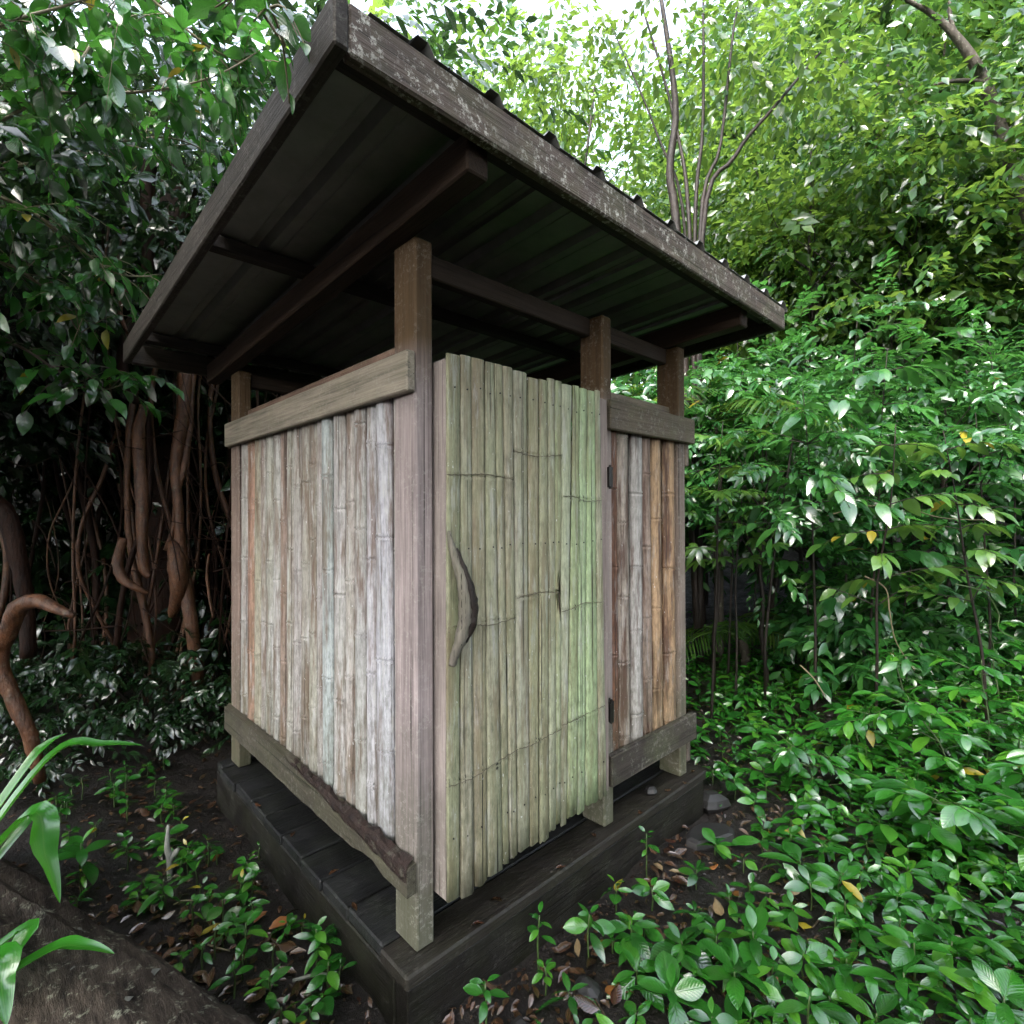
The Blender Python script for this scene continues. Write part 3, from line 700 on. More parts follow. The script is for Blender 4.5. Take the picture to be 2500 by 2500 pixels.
class TreeKind:
    def __init__(s, seed, rad, ctr_h, height, r0, leafmat, barkmat, limbs=16, sprays=700, slen=0.5, per=8, leaf=0.12, tmpl=T_FINE, lean=(0, 0), droop=0.35, spread=0.21, limb_r=0.35, shell=0.5):
        V, F, U, ends = crown_arrays(seed, rad, limbs, sprays, slen, per, leaf, tmpl, droop, shell, spread)
        V = V+np.array([lean[0], lean[1], ctr_h])
        s.crown = mesh_of('crown', V, F, True, leafmat, U)
        s.trunk = trunk_mesh('trunk', seed, height, r0, ends, (lean[0], lean[1], ctr_h), barkmat, lean, limb_r)
    def place(s, name, loc, label, cat, group, rz=0.0, sc=1.0):
        r = empty(name, loc, label, cat, group, rz); r.scale = (sc, sc, sc)
        c = link('crown', s.crown, r); c['kind'] = 'stuff'; link('trunk', s.trunk, r)
        return r
def gp(xr, zf, dz=0.0):
    p = cw(xr, zf); p.z = gz(p)+dz; return p

# ------------------------------------------------------------------ canopy trees
g = random.Random(21)
canopy = [TreeKind(31, (2.3, 2.3, 2.0), 5.2, 6.2, 0.09, M['leaf_tree'], M['bark'], 22, 1000, 0.55, 8, 0.16),
          TreeKind(32, (2.0, 2.2, 2.6), 5.0, 6.8, 0.10, M['leaf_mid'], M['bark'], 20, 1000, 0.5, 8, 0.155, droop=0.6),
          TreeKind(33, (2.6, 2.4, 1.7), 4.2, 5.0, 0.08, M['leaf_tree'], M['bark'], 24, 1000, 0.6, 9, 0.16)]
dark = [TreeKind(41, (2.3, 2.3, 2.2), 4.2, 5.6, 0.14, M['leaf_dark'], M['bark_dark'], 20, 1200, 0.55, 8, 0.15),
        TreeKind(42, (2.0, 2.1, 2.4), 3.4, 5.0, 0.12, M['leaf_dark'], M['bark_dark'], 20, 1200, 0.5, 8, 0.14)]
slender = [TreeKind(51, (1.3, 1.3, 1.5), 6.2, 7.0, 0.05, M['leaf_tree'], M['bark_dark'], 14, 300, 0.5, 8, 0.125, lean=(0.9, -0.7), droop=0.6),
           TreeKind(52, (1.5, 1.4, 1.3), 5.0, 6.0, 0.045, M['leaf_tree'], M['bark_dark'], 14, 330, 0.5, 8, 0.12, lean=(0.3, 0.5), droop=0.6)]
def canopy_tree(rows, label, group):
    for xr, zf, k, sc in rows: canopy[k].place('canopy_tree', gp(xr, zf, -0.05), label, 'tree', group, g.uniform(0, 6.28), sc)
canopy_tree([(5.6, 7.6, 0, 1.0), (7.8, 6.8, 1, 1.05), (6.6, 8.6, 1, 1.5), (9.2, 7.6, 0, 1.5), (6.3, 9.2, 1, 1.3), (7.4, 10.0, 0, 1.3), (9.8, 8.6, 2, 1.3), (5.0, 10.4, 2, 1.25), (12.5, 11.0, 0, 1.5), (9.5, 13.0, 1, 1.5)], 'light green small leaved tree rising out of the thicket beyond the saplings', 'canopy trees beyond the saplings')
canopy_tree([(-1.0, 10.8, 1, 1.4), (-1.6, 15.5, 0, 1.7), (-2.4, 13.0, 0, 1.6), (7.2, 14.5, 0, 1.7), (5.8, 12.2, 1, 1.5)], 'tall light leaved tree seen through gaps of white sky above the roof', 'tall trees above the roof')
canopy_tree([(11.0, 9.6, 1, 1.7), (7.6, 10.8, 0, 1.7), (8.6, 11.6, 1, 1.8), (8.0, 17.0, 1, 1.9), (13.5, 16.0, 2, 1.9), (-4.5, 15.0, 0, 1.7)], 'hazy pale tree at the back of the wood', 'trees at the back of the wood')
canopy_tree([(-3.2, -3.0, 0, 1.2), (0.6, -4.6, 1, 1.2), (4.2, -3.0, 0, 1.2), (6.4, 1.0, 1, 1.1), (-6.2, -0.6, 2, 1.3), (3.0, -7.5, 2, 1.6), (-3.6, -7.8, 1, 1.6), (8.6, -3.8, 2, 1.5)], 'unseen light green tree added on the near side to shade the clearing', 'unseen trees added to shade the clearing')  # out of view, added to cut the skylight down to patches
for i, (xr, zf, k, sc) in enumerate([(4.9, 9.0, 1, 1.15), (-0.2, 8.8, 1, 1.2), (0.2, 9.4, 0, 1.2), (4.6, 8.2, 1, 1.1)]):
    slender[k].place('slender_tree', gp(xr, zf, -0.05), 'slender dark stemmed sapling rising bare behind the roof to a thin crown', 'tree', 'slender saplings behind the roof', [0.3, 1.2, 5.6, 2.4][i], sc)
for i, (xr, zf, k, sc) in enumerate([(-3.6, 7.0, 0, 1.1), (-5.8, 6.6, 1, 1.1), (-1.6, 8.4, 1, 1.0), (-7.5, 8.5, 0, 1.3), (-4.4, 10.0, 1, 1.4), (-6.6, 4.2, 0, 1.0), (-8.8, 5.6, 1, 1.2), (-9.5, 10.5, 0, 1.5), (-6.0, 1.8, 0, 1.0), (-4.6, 6.2, 1, 0.9), (-2.6, 6.4, 1, 0.8), (-4.9, 3.4, 0, 0.95)]):  # far left trees, mostly out of view, are added to shade the roots
    dark[k].place('shade_tree', gp(xr, zf, -0.05), 'dense dark leaved tree shading the tangle of fig roots', 'tree', 'dark trees behind the fig roots', g.uniform(0, 6.28), sc)

def stem_tree(name, label, cat, base, paths, radii, crowns, mat, leafmat, seed, tmpl=T_FINE):
    """several stems from one foot, each a part, and loose sprays of leaves at given places"""
    root = empty(name, base, label, cat)
    for P, r in zip(paths, radii):
        Q = smooth_path([p-base for p in P], 5)
        MB().tube(Q, lerp_list(r, len(Q)), 7).build('stem', mat, root, None, True)
    for k, (c, rad, n, leaf) in enumerate(crowns):
        V, F, U, e = crown_arrays(seed+k, rad, 10, n, 0.45, 8, leaf, tmpl, 0.5, 0.2, 0.4)
        o = link('crown', mesh_of('crown', V, F, True, leafmat, U), root); o.location = c-base; o['kind'] = 'stuff'
ff = gp(1.95, 5.6)
S = spot
stem_tree('multi_stem_tree', 'clump of dark bare stems fanning up from behind the roof edge', 'tree', ff,
    [[ff, S(1690, 620, 5.6), S(1655, 300, 5.7), S(1560, -40, 5.8)], [ff, S(1700, 600, 5.6), S(1722, 300, 5.6), S(1725, -60, 5.6)], [ff, S(1712, 590, 5.5), S(1765, 350, 5.5), S(1800, 60, 5.5), S(1835, -80, 5.5)],
     [ff, S(1718, 585, 5.5), S(1800, 380, 5.4), S(1900, 255, 5.3), S(2040, 90, 5.3)], [ff, S(1680, 600, 5.8), S(1612, 330, 5.9), S(1500, 60, 6.0)], [ff, S(1660, 620, 5.7), S(1640, 420, 5.7), S(1655, 250, 5.7), S(1620, -20, 5.7)]],
    [[0.035, 0.024, 0.016, 0.008], [0.035, 0.022, 0.018, 0.01], [0.03, 0.02, 0.014, 0.01], [0.035, 0.024, 0.018, 0.008], [0.03, 0.018, 0.012, 0.006], [0.05, 0.045, 0.04, 0.02]],
    [(S(1600, 60, 5.8), (0.9, 0.9, 0.7), 60, 0.13), (S(1800, 120, 5.6), (0.8, 0.8, 0.7), 80, 0.13), (S(1400, 120, 6.2), (0.9, 0.9, 0.6), 75, 0.13), (S(1980, 150, 5.4), (0.6, 0.6, 0.5), 60, 0.12)], M['bark_dark'], M['leaf_tree'], 400)
lt0 = gp(6.9, 6.3)
stem_tree('leaning_tree', 'leaning tree with a bare grey trunk bending left through the right hand canopy', 'tree', lt0,
    [[lt0, S(2540, 700, 6.2), S(2470, 380, 6.1), S(2400, 170, 6.0), S(2300, 40, 6.0), S(2170, -30, 6.0)], [S(2415, 200, 6.0), S(2350, 195, 5.9), S(2290, 205, 5.8)], [S(2350, 100, 6.0), S(2330, 20, 6.0), S(2345, -80, 6.0)]],
    [[0.12, 0.095, 0.07, 0.06, 0.03, 0.015], [0.03, 0.022, 0.01], [0.025, 0.02, 0.01]],
    [(S(2150, 60, 6.2), (1.0, 1.0, 0.6), 90, 0.14), (S(2420, 420, 6.3), (0.8, 0.8, 0.5), 60, 0.14), (S(2200, 330, 5.9), (0.8, 0.7, 0.35), 70, 0.14)], M['bark'], M['leaf_mid'], 430)
# far wood
def far_wood():
    g = np.random.default_rng(77); n = 26000
    ang = g.uniform(YAW-1.05, YAW+1.05, n); r = g.uniform(18, 27, n); z = g.random(n)**1.1*g.uniform(3, 9, n)*(0.75+0.25*np.sin(ang*23))
    P = np.stack([CAM.x+np.cos(ang)*r, CAM.y+np.sin(ang)*r, 0*r], 1); P[:, 2] = ground_z(P[:, 0], P[:, 1])+z
    D = g.normal(size=(n, 3)); D[:, 2] = -abs(D[:, 2])*0.6; N = np.array([0, 0, 1.0])+g.normal(size=(n, 3))*0.5
    V, F, U = scatter_leaves(T_FINE, P, D, N, g.uniform(0.35, 0.75, n))
    o = link('far_wood', mesh_of('far_wood', V, F, True, M['leaf_dark'], U)); tag(o, 'far off mass of dark rainforest leaves filling the distance', 'wood', kind='stuff')
far_wood()

# ------------------------------------------------------------------ understory saplings on the right, each large leaf its own piece
LM_SHRUB = [leaf_mesh('leaf', M['leaf_shrub'], seg=5, wid=w_, peak=0.42, fold=f_, curl=c_, wave=0.008, tip=0.85) for w_, f_, c_ in ((0.44, 0.12, 0.28), (0.40, 0.08, 0.4), (0.48, 0.15, 0.15))]
LM_PALE = [leaf_mesh('leaf', M['leaf_pale'], seg=7, wid=w_, peak=0.42, fold=f_, curl=c_, wave=0.01, tip=0.85) for w_, f_, c_ in ((0.50, 0.12, 0.3), (0.46, 0.08, 0.45))]
LM_SEED = [leaf_mesh('leaf', M['leaf_seed'], seg=7, wid=w_, peak=0.52, fold=f_, curl=c_, wave=0.006, tip=0.75) for w_, f_, c_ in ((0.50, 0.10, 0.22), (0.46, 0.06, 0.38), (0.58, 0.14, 0.10), (0.50, 0.10, 0.30), (0.34, 0.12, 0.30))]
LM_YEL = leaf_mesh('leaf', M['leaf_yellow'], seg=4, wid=0.44, peak=0.42, fold=0.12, curl=0.25)
def sapling(name, loc, h, spread, nbr, per, leaf, lms, label, cat, group, seed, bare=0.45, droop=0.3, stem_mat=None, lean=None, yellow=0.0, stem_r=0.012):
    g = random.Random(seed); root = empty(name, loc, label, cat, group)
    ln = lean or (g.uniform(-0.25, 0.25), g.uniform(-0.25, 0.25))
    P = smooth_path([(ln[0]*t*t+g.uniform(-0.03, 0.03), ln[1]*t*t+g.uniform(-0.03, 0.03), h*t-0.06*(t == 0)) for t in (0, 0.25, 0.5, 0.75, 1.0)], 3)
    mb = MB(); mb.tube(P, [stem_r*(1-0.75*i/(len(P)-1)) for i in range(len(P))], 6)
    for b in range(nbr):
        t = bare+(1-bare)*(b+g.random())/nbr; q = P[min(int(t*(len(P)-1)), len(P)-1)]
        an = b*2.4+g.uniform(-0.5, 0.5); L = spread*(1.15-0.55*(t-bare)/(1-bare+1e-6))*g.uniform(0.7, 1.15)
        d = Vector((math.cos(an), math.sin(an), g.uniform(0.05, 0.55)))
        pts = [q+d*L*s-Vector((0, 0, droop*L*s*s)) for s in (0, 0.33, 0.66, 1.0)]
        Q = smooth_path(pts, 3); mb.tube(Q, [stem_r*0.45*(1-0.7*i/(len(Q)-1)) for i in range(len(Q))], 4)
        for j in range(per):
            s = 0.25+0.75*(j+0.5)/per; p = Q[min(int(s*(len(Q)-1)), len(Q)-1)]
            ax = (Q[-1]-Q[0]).normalized(); side = ax.cross(Vector((0, 0, 1)))
            side = side.normalized() if side.length > 1e-3 else Vector((1, 0, 0))
            sg = 1 if j % 2 else -1
            dd = ax*(0.5+0.5*s)+side*sg*(1.1-0.8*s)+Vector((g.gauss(0, 0.2), g.gauss(0, 0.2), g.gauss(-0.25, 0.2)))
            nn = Vector((g.gauss(0, 0.3), g.gauss(0, 0.3), 1))
            me = LM_YEL if g.random() < yellow else g.choice(lms)
            o = link('leaf', me, root); o.matrix_basis = leaf_matrix(p, dd, nn, leaf*g.uniform(0.65, 1.2))
    link('stem', mesh_of('stem', mb.V, mb.F, True, stem_mat or M['bark_dark']), root)
    return root
g = random.Random(64)
spots = [(2.3, 4.1, 2.5, 0), (3.0, 4.5, 2.9, 0), (3.9, 4.4, 2.3, 0), (2.0, 5.0, 3.0, 0), (4.6, 4.9, 3.2, 0), (3.3, 5.3, 3.5, 0), (2.6, 5.8, 3.5, 0), (5.4, 5.3, 3.0, 0), (4.1, 5.8, 3.4, 0), (1.6, 5.6, 2.9, 0), (5.0, 4.2, 2.0, 0), (3.6, 5.0, 1.6, 0), (2.7, 4.9, 1.5, 0),
         (3.35, 3.85, 2.1, 1), (2.6, 3.9, 2.2, 1), (4.3, 3.95, 1.7, 1)]
for i, (xr, zf, h, kind) in enumerate(spots):
    if kind == 0:
        sapling('understory_sapling', gp(xr, zf), h, g.uniform(0.6, 0.9), 19, 10, g.uniform(0.14, 0.2), LM_SHRUB, 'glossy green broad leaved sapling on a thin bare stem right of the hut', 'shrub', 'broad leaved saplings right of the hut', 100+i, g.uniform(0.6, 0.68) if xr/zf < 0.62 else g.uniform(0.22, 0.42), g.uniform(0.15, 0.5), yellow=0.01)
    else:
        sapling('pale_sapling', gp(xr, zf), h, 0.5, 12, 7, 0.155, LM_PALE, 'pale yellow green sapling with large drooping wet leaves beside the hut', 'shrub', 'pale saplings beside the hut', 100+i, 0.4, 0.3, yellow=0.03)
shrubs = [TreeKind(61, (0.95, 0.95, 0.95), 1.9, 2.4, 0.03, M['leaf_shrub'], M['bark_dark'], 16, 230, 0.34, 8, 0.15, T_MED, spread=0.36, shell=0.35),
          TreeKind(62, (1.1, 1.0, 0.8), 1.5, 2.0, 0.03, M['leaf_shrub'], M['bark_dark'], 16, 230, 0.36, 8, 0.16, T_MED, spread=0.36, shell=0.35),
          TreeKind(63, (0.9, 0.9, 0.9), 2.0, 2.4, 0.025, M['leaf_shrub'], M['bark_dark'], 14, 200, 0.42, 16, 0.085, T_MED, spread=0.4, shell=0.3, droop=0.25)]
for i, (xr, zf, k, sc) in enumerate([(2.4, 6.8, 0, 1.2), (3.8, 6.8, 1, 1.3), (5.2, 6.4, 0, 1.2), (6.4, 5.6, 1, 1.2), (6.2, 7.2, 0, 1.4), (1.2, 7.0, 1, 1.3), (7.6, 5.4, 0, 1.3), (0.2, 7.6, 0, 1.3), (4.8, 8.0, 1, 1.5), (3.0, 8.4, 1, 1.5), (8.4, 7.2, 1, 1.5), (-1.0, 6.6, 1, 1.1), (2.1, 7.8, 1, 1.4)]):
    shrubs[k].place('thicket_shrub', gp(xr, zf, -0.05), 'rounded leafy shrub in the thicket under the canopy trees', 'shrub', 'shrubs of the thicket behind the saplings', g.uniform(0, 6.28), sc)
for i, (xr, zf, sc) in enumerate([(2.2, 4.7, 1.0), (4.2, 5.2, 1.1), (5.7, 4.7, 1.0), (3.0, 6.2, 1.3), (1.7, 6.3, 1.3), (5.0, 5.9, 1.3)]):
    shrubs[2].place('feathery_shrub', gp(xr, zf, -0.05), 'shrub with feathery sprays of many small leaflets between the saplings', 'shrub', 'feathery shrubs between the saplings', g.uniform(0, 6.28), sc)
for i, (xr, zf, h) in enumerate([(2.5, 3.1, 0.45), (3.0, 3.4, 0.6), (2.2, 3.5, 0.4), (3.5, 3.1, 0.55), (2.7, 2.6, 0.4), (3.2, 2.7, 0.5), (4.0, 3.6, 0.7), (3.6, 4.0, 0.7), (2.9, 4.0, 0.55), (4.5, 4.2, 0.8), (2.3, 2.2, 0.32), (2.0, 2.7, 0.32), (3.9, 3.2, 0.6), (4.9, 4.9, 0.9), (1.75, 3.15, 0.3), (2.4, 1.75, 0.3)]):
    sapling('glossy_bush', gp(xr, zf), h, 0.34, 13, 7, g.uniform(0.10, 0.135), LM_SEED, 'low mounded bush of glossy oval leaves rising among the ground plants', 'bush', 'glossy bushes among the ground plants', 500+i, 0.08, 0.15, M['stem'], yellow=0.015, stem_r=0.007)
bush = TreeKind(65, (0.5, 0.5, 0.32), 0.4, 0.45, 0.012, M['leaf_shrub'], M['bark_dark'], 12, 90, 0.2, 7, 0.11, T_MED, spread=0.4, shell=0.3)
for i in range(22):
    zf = g.uniform(4.5, 7.5); xr = zf*g.uniform(0.62, 1.0)
    bush.place('undergrowth_bush', gp(xr, zf), 'knee high leafy bush in the dark under the saplings', 'bush', 'undergrowth bushes under the saplings', g.uniform(0, 6.28), g.uniform(0.9, 1.6))

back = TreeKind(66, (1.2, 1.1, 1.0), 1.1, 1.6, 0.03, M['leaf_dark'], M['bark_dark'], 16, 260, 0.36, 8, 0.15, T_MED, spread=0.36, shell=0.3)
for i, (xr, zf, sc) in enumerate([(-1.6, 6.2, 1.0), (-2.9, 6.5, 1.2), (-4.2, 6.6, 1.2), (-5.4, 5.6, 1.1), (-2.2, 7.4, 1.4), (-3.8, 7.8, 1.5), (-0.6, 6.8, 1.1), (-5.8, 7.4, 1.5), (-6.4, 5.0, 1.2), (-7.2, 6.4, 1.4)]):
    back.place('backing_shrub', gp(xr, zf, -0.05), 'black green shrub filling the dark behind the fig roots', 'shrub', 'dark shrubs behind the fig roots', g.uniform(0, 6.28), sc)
# palmate leaved plants close by the hut's right corner
def palmate_mesh():
    Vs = []; Fs = []; Us = []; o = 0
    for k in range(7):
        an = (k-3)*0.62; L = 1.0-0.09*abs(k-3); V, F, U = leaf_template(4, 0.30, 0.55, 0.10, 0.30, 0.0, 0.8)
        V = V*L; c, s = math.cos(an), math.sin(an)
        V = np.stack([V[:, 0]*c+V[:, 1]*s, -V[:, 0]*s+V[:, 1]*c, V[:, 2]], 1)
        Vs.append(V); Fs.append(F+o); Us.append(U); o += len(V)
    return mesh_of('leaf', np.concatenate(Vs), np.concatenate(Fs), True, M['leaf_pale'], np.concatenate(Us))
LM_PALM = [palmate_mesh()]
for i, (xr, zf, h) in enumerate([(1.55, 4.2, 2.35), (1.35, 4.7, 2.5), (1.85, 4.5, 2.15)]):
    sapling('palmate_plant', gp(xr, zf), h, 0.42, 11, 2, 0.17, LM_PALM, 'plant with pale hand shaped leaves behind the hut\'s right corner post', 'plant', 'hand leaved plants behind the corner', 300+i, 0.62, 0.3, M['bark_dark'])

for lab, pts, r in [('thin pale vine looping down in front of the dark undergrowth', [S(2110, 1410, 3.9), S(2160, 1440, 3.9), S(2170, 1500, 3.9), S(2185, 1570, 3.9), S(2230, 1640, 3.9)], 0.006),
                    ('long pale twig stretched level through the saplings', [S(2020, 1262, 4.0), S(2110, 1240, 4.05), S(2200, 1240, 4.1), S(2300, 1268, 4.1), S(2440, 1275, 4.2)], 0.006),
                    ('curling green tendril over the dark hollow in the bushes', [S(2330, 1430, 3.7), S(2400, 1450, 3.7), S(2435, 1500, 3.7), S(2440, 1545, 3.7), S(2520, 1580, 3.7)], 0.005),
                    ('dead twig leaning out of the ground plants towards the saplings', [S(1950, 1625, 3.9), S(1985, 1660, 3.8), S(2010, 1700, 3.7)], 0.006),
                    ('dark thin stem leaning by the hollow right of the hut', [S(1865, 1580, 4.4), S(1890, 1350, 4.4), S(1925, 1150, 4.4), S(1950, 980, 4.4)], 0.012),
                    ('crooked dark stem standing in the hollow beside the corner post', [S(1740, 1560, 4.6), S(1755, 1430, 4.6), S(1745, 1330, 4.6), S(1765, 1150, 4.6)], 0.018)]:
    p0 = pts[0].copy(); Q = smooth_path([p-p0 for p in pts], 6)
    if 'stem' in lab: Q = [Vector((Q[0].x, Q[0].y, gz(p0)-p0.z-0.03))]+Q
    o = MB().tube(Q, lerp_list([r, r*0.8, r*0.5], len(Q)), 6, True, 1, 0, 0.1, g).build('vine' if 'vine' in lab or 'tendril' in lab else 'bare_twig' if 'twig' in lab else 'bare_sapling', M['bark_dark'] if 'stem' in lab else M['stem'] if 'tendril' in lab else M['pale_twig'], None, None, True)
    o.location = p0; tag(o, lab, 'vine' if 'vine' in lab or 'tendril' in lab else 'twig' if 'twig' in lab else 'sapling')

# ------------------------------------------------------------------ small palms behind the roof edge
def palm(loc, h, label, seed, nf=9, fl=1.3):
    g = random.Random(seed); root = empty('small_palm', loc, label, 'palm', 'small palms')
    MB().tube(smooth_path([(0, 0, -0.05), (0.03, 0.02, h*0.5), (0.0, 0.05, h)], 4), [0.05]*9, 8).build('trunk', M['bark'], root, None, True)
    lt = leaf_template(3, 0.075, 0.35, 0.25, 0.25)
    for k in range(nf):
        an = k*2.4+g.uniform(-0.3, 0.3); el = g.uniform(0.35, 1.1); d = Vector((math.cos(an), math.sin(an), 0))
        pts = [Vector((0, 0.05, h))+d*fl*s*math.cos(el*(1-0.35*s))+Vector((0, 0, fl*math.sin(el)*s-0.65*fl*s*s)) for s in (0, 0.25, 0.5, 0.75, 1.0)]
        Q = smooth_path(pts, 6); P_ = []; D_ = []; N_ = []; S_ = []
        for i in range(4, len(Q)-1):
            ax = (Q[i+1]-Q[i]).normalized(); sd_ = ax.cross(Vector((0, 0, 1))).normalized()
            for sg in (-1, 1):
                P_.append(Q[i]); D_.append(ax*0.55+sd_*sg+Vector((0, 0, -0.15+g.uniform(-0.1, 0.1)))); N_.append(Vector((0, 0, 1))+ax*0.2); S_.append(fl*0.36*(1-0.5*abs(i/len(Q)-0.45)))
        V, F, U = scatter_leaves(lt, [tuple(p) for p in P_], [tuple(p) for p in D_], [tuple(p) for p in N_], S_)
        mb = MB(); mb.tube(Q, [0.012*(1-0.7*i/len(Q)) for i in range(len(Q))], 5)
        Va = np.concatenate([V, np.array([tuple(v) for v in mb.V])]); Fa = [tuple(int(a) for a in f) for f in F]+[tuple(a+len(V) for a in f) for f in mb.F]
        link('frond', mesh_of('frond', Va, Fa, True, M['leaf_tree'], np.concatenate([U, np.full((len(mb.V), 2), 0.5)])), root)
palm(gp(2.15, 5.6), 2.55, 'small palm with narrow feathery fronds above the right roof end', 5)
palm(gp(1.75, 6.6), 3.1, 'taller palm with strap like fronds at the foot of the slender saplings', 6, 10, 1.2)
palm(gp(2.3, 5.3), 0.35, 'knee high palm seedling in the dark under the saplings', 8, 7, 0.8)

# ------------------------------------------------------------------ strangler fig with its curtain of roots
fig = empty('strangler_fig', gp(-3.0, 4.9), 'strangler fig with a dark curtain of red brown hanging roots left of the hut', 'tree')
fo = fig.location.copy()
g = random.Random(5)
def root_part(pts, r, mat, name='aerial_root', n=9, rough=0.11):
    P = smooth_path([Vector(p)-fo for p in pts], 4)
    rr = lerp_list(r, len(P)) if hasattr(r, '__len__') else [r]*len(P)
    MB().tube(P, rr, n, True, 1, 0, rough, g).build(name, mat, fig, None, True)
# the fig's trunk and limbs
root_part([cw(-3.5, 5.4, -0.1), cw(-3.45, 5.35, 1.4), cw(-3.3, 5.3, 3.0), cw(-3.2, 5.2, 5.0)], [0.34, 0.26, 0.24, 0.15], M['root_dark'], 'trunk', 10)
root_part([cw(-3.3, 5.3, 2.7), cw(-2.4, 4.9, 3.3), cw(-1.5, 4.6, 3.8), cw(-0.4, 4.7, 4.6)], [0.14, 0.11, 0.08, 0.05], M['root_dark'], 'limb', 9)
root_part([cw(-3.4, 5.3, 2.9), cw(-4.4, 4.6, 3.4), cw(-5.4, 4.0, 3.9)], [0.15, 0.1, 0.06], M['root_dark'], 'limb', 9)
# roots that stand out
D4 = 4.15
root_part([spot(450, 900, D4), spot(446, 1010, D4), spot(428, 1130, D4), spot(436, 1250, D4), spot(440, 1330, D4), spot(452, 1420, D4), spot(470, 1540, D4), spot(490, 1720, D4+0.1)], [0.05, 0.05, 0.035, 0.035, 0.04, 0.05, 0.05, 0.045], M['root'])
root_part([spot(470, 900, D4+.05), spot(462, 1040, D4+.05), spot(448, 1140, D4+.03), spot(432, 1200, D4), spot(425, 1280, D4), spot(405, 1340, D4)], [0.02, 0.025, 0.025, 0.02, 0.02, 0.018], M['root'])
root_part([spot(352, 985, 4.0), spot(338, 1060, 4.0), spot(346, 1200, 4.0), spot(347, 1310, 4.0), spot(352, 1385, 4.0), spot(366, 1405, 4.0)], [0.03, 0.04, 0.042, 0.04, 0.035, 0.015], M['root'])
root_part([spot(300, 1310, 3.95), spot(288, 1370, 3.95), spot(300, 1410, 3.95), spot(330, 1430, 3.95), spot(362, 1445, 4.0)], [0.03, 0.038, 0.035, 0.025, 0.015], M['root'])
root_part([spot(420, 1320, 4.1), spot(432, 1370, 4.08), spot(436, 1430, 4.1), spot(420, 1500, 4.15)], [0.03, 0.07, 0.065, 0.03], M['root'])
root_part([spot(510, 1350, 4.0), spot(505, 1400, 4.0), spot(512, 1460, 4.0), spot(521, 1505, 4.0)], [0.006, 0.01, 0.01, 0.008], M['root'])
root_part([spot(330, 760, 4.1), spot(305, 820, 4.0), spot(300, 900, 4.0), spot(335, 980, 4.05)], [0.03, 0.035, 0.035, 0.03], M['root_dark'])
root_part([spot(310, 700, 3.8), spot(296, 730, 3.8), spot(294, 765, 3.8), spot(312, 812, 3.85)], [0.012, 0.014, 0.014, 0.01], M['root'])
root_part([spot(365, 380, 4.0), spot(358, 480, 4.0), spot(362, 600, 4.0), spot(352, 720, 4.0)], [0.05, 0.045, 0.04, 0.04], M['root_dark'])
# elbow root in the left foreground of the curtain
root_part([spot(-60, 1640, 2.75), spot(10, 1560, 2.75), spot(45, 1480, 2.7), spot(90, 1462, 2.65), spot(135, 1480, 2.62), spot(180, 1500, 2.62)], [0.05, 0.046, 0.042, 0.036, 0.026, 0.012], M['root'], 'aerial_root', 9)
root_part([spot(20, 1545, 2.75), spot(0, 1610, 2.76), spot(30, 1690, 2.78), spot(75, 1790, 2.8), spot(100, 1900, 2.85)], [0.036, 0.038, 0.036, 0.034, 0.03], M['root'], 'aerial_root', 9)
root_part([spot(-30, 1200, 3.3), spot(20, 1260, 3.3), spot(45, 1360, 3.3), spot(65, 1470, 3.3), spot(70, 1600, 3.3)], [0.045, 0.05, 0.045, 0.04, 0.04], M['root_dark'], 'aerial_root', 9)
# the many thinner ones
for i in range(95):
    xr = g.uniform(-4.6, -0.9); zf = g.uniform(4.15, 5.7); 
    if xr > -1.5: zf = g.uniform(4.7, 5.8)
    top = g.uniform(2.2, 4.2); b = cw(xr, zf); zb = gz(b)-0.05
    K = 7; ph = g.uniform(0, 6); am = g.uniform(0.02, 0.13); dx = g.uniform(-0.6, 0.6)
    pts = [cw(xr+am*math.sin(ph+k*1.3)+dx*(1-k/(K-1))+g.uniform(-0.02, 0.02), zf+am*math.cos(ph+k), top+(zb-top)*k/(K-1)) for k in range(K)]
    r = g.choice((0.005, 0.007, 0.009, 0.012, 0.018, 0.028)); root_part(pts, [r*g.uniform(0.7, 1.2) for _ in range(4)], M['root'] if g.random() < 0.3 else M['root_dark'], n=6)
for i in range(130):   # thin cross strands
    a = cw(g.uniform(-4.0, -1.0), g.uniform(3.9, 4.6), g.uniform(0.6, 2.8)); L = g.uniform(0.2, 0.8); an = g.uniform(-1.5, 0.4)
    d = RT*math.cos(an)+Vector((0, 0, math.sin(an)))
    root_part([a, a+d*L*0.5+Vector((0, 0, g.uniform(-0.1, 0.1))), a+d*L], g.uniform(0.0025, 0.006), M['root_dark'], n=5)
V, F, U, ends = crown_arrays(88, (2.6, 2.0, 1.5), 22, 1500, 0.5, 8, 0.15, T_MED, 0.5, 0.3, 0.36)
V = V+np.array(list(cw(-3.1, 5.3, 4.9)-fo)); tag(link('crown', mesh_of('crown', V, F, True, M['leaf_dark'], U), fig), kind='stuff')

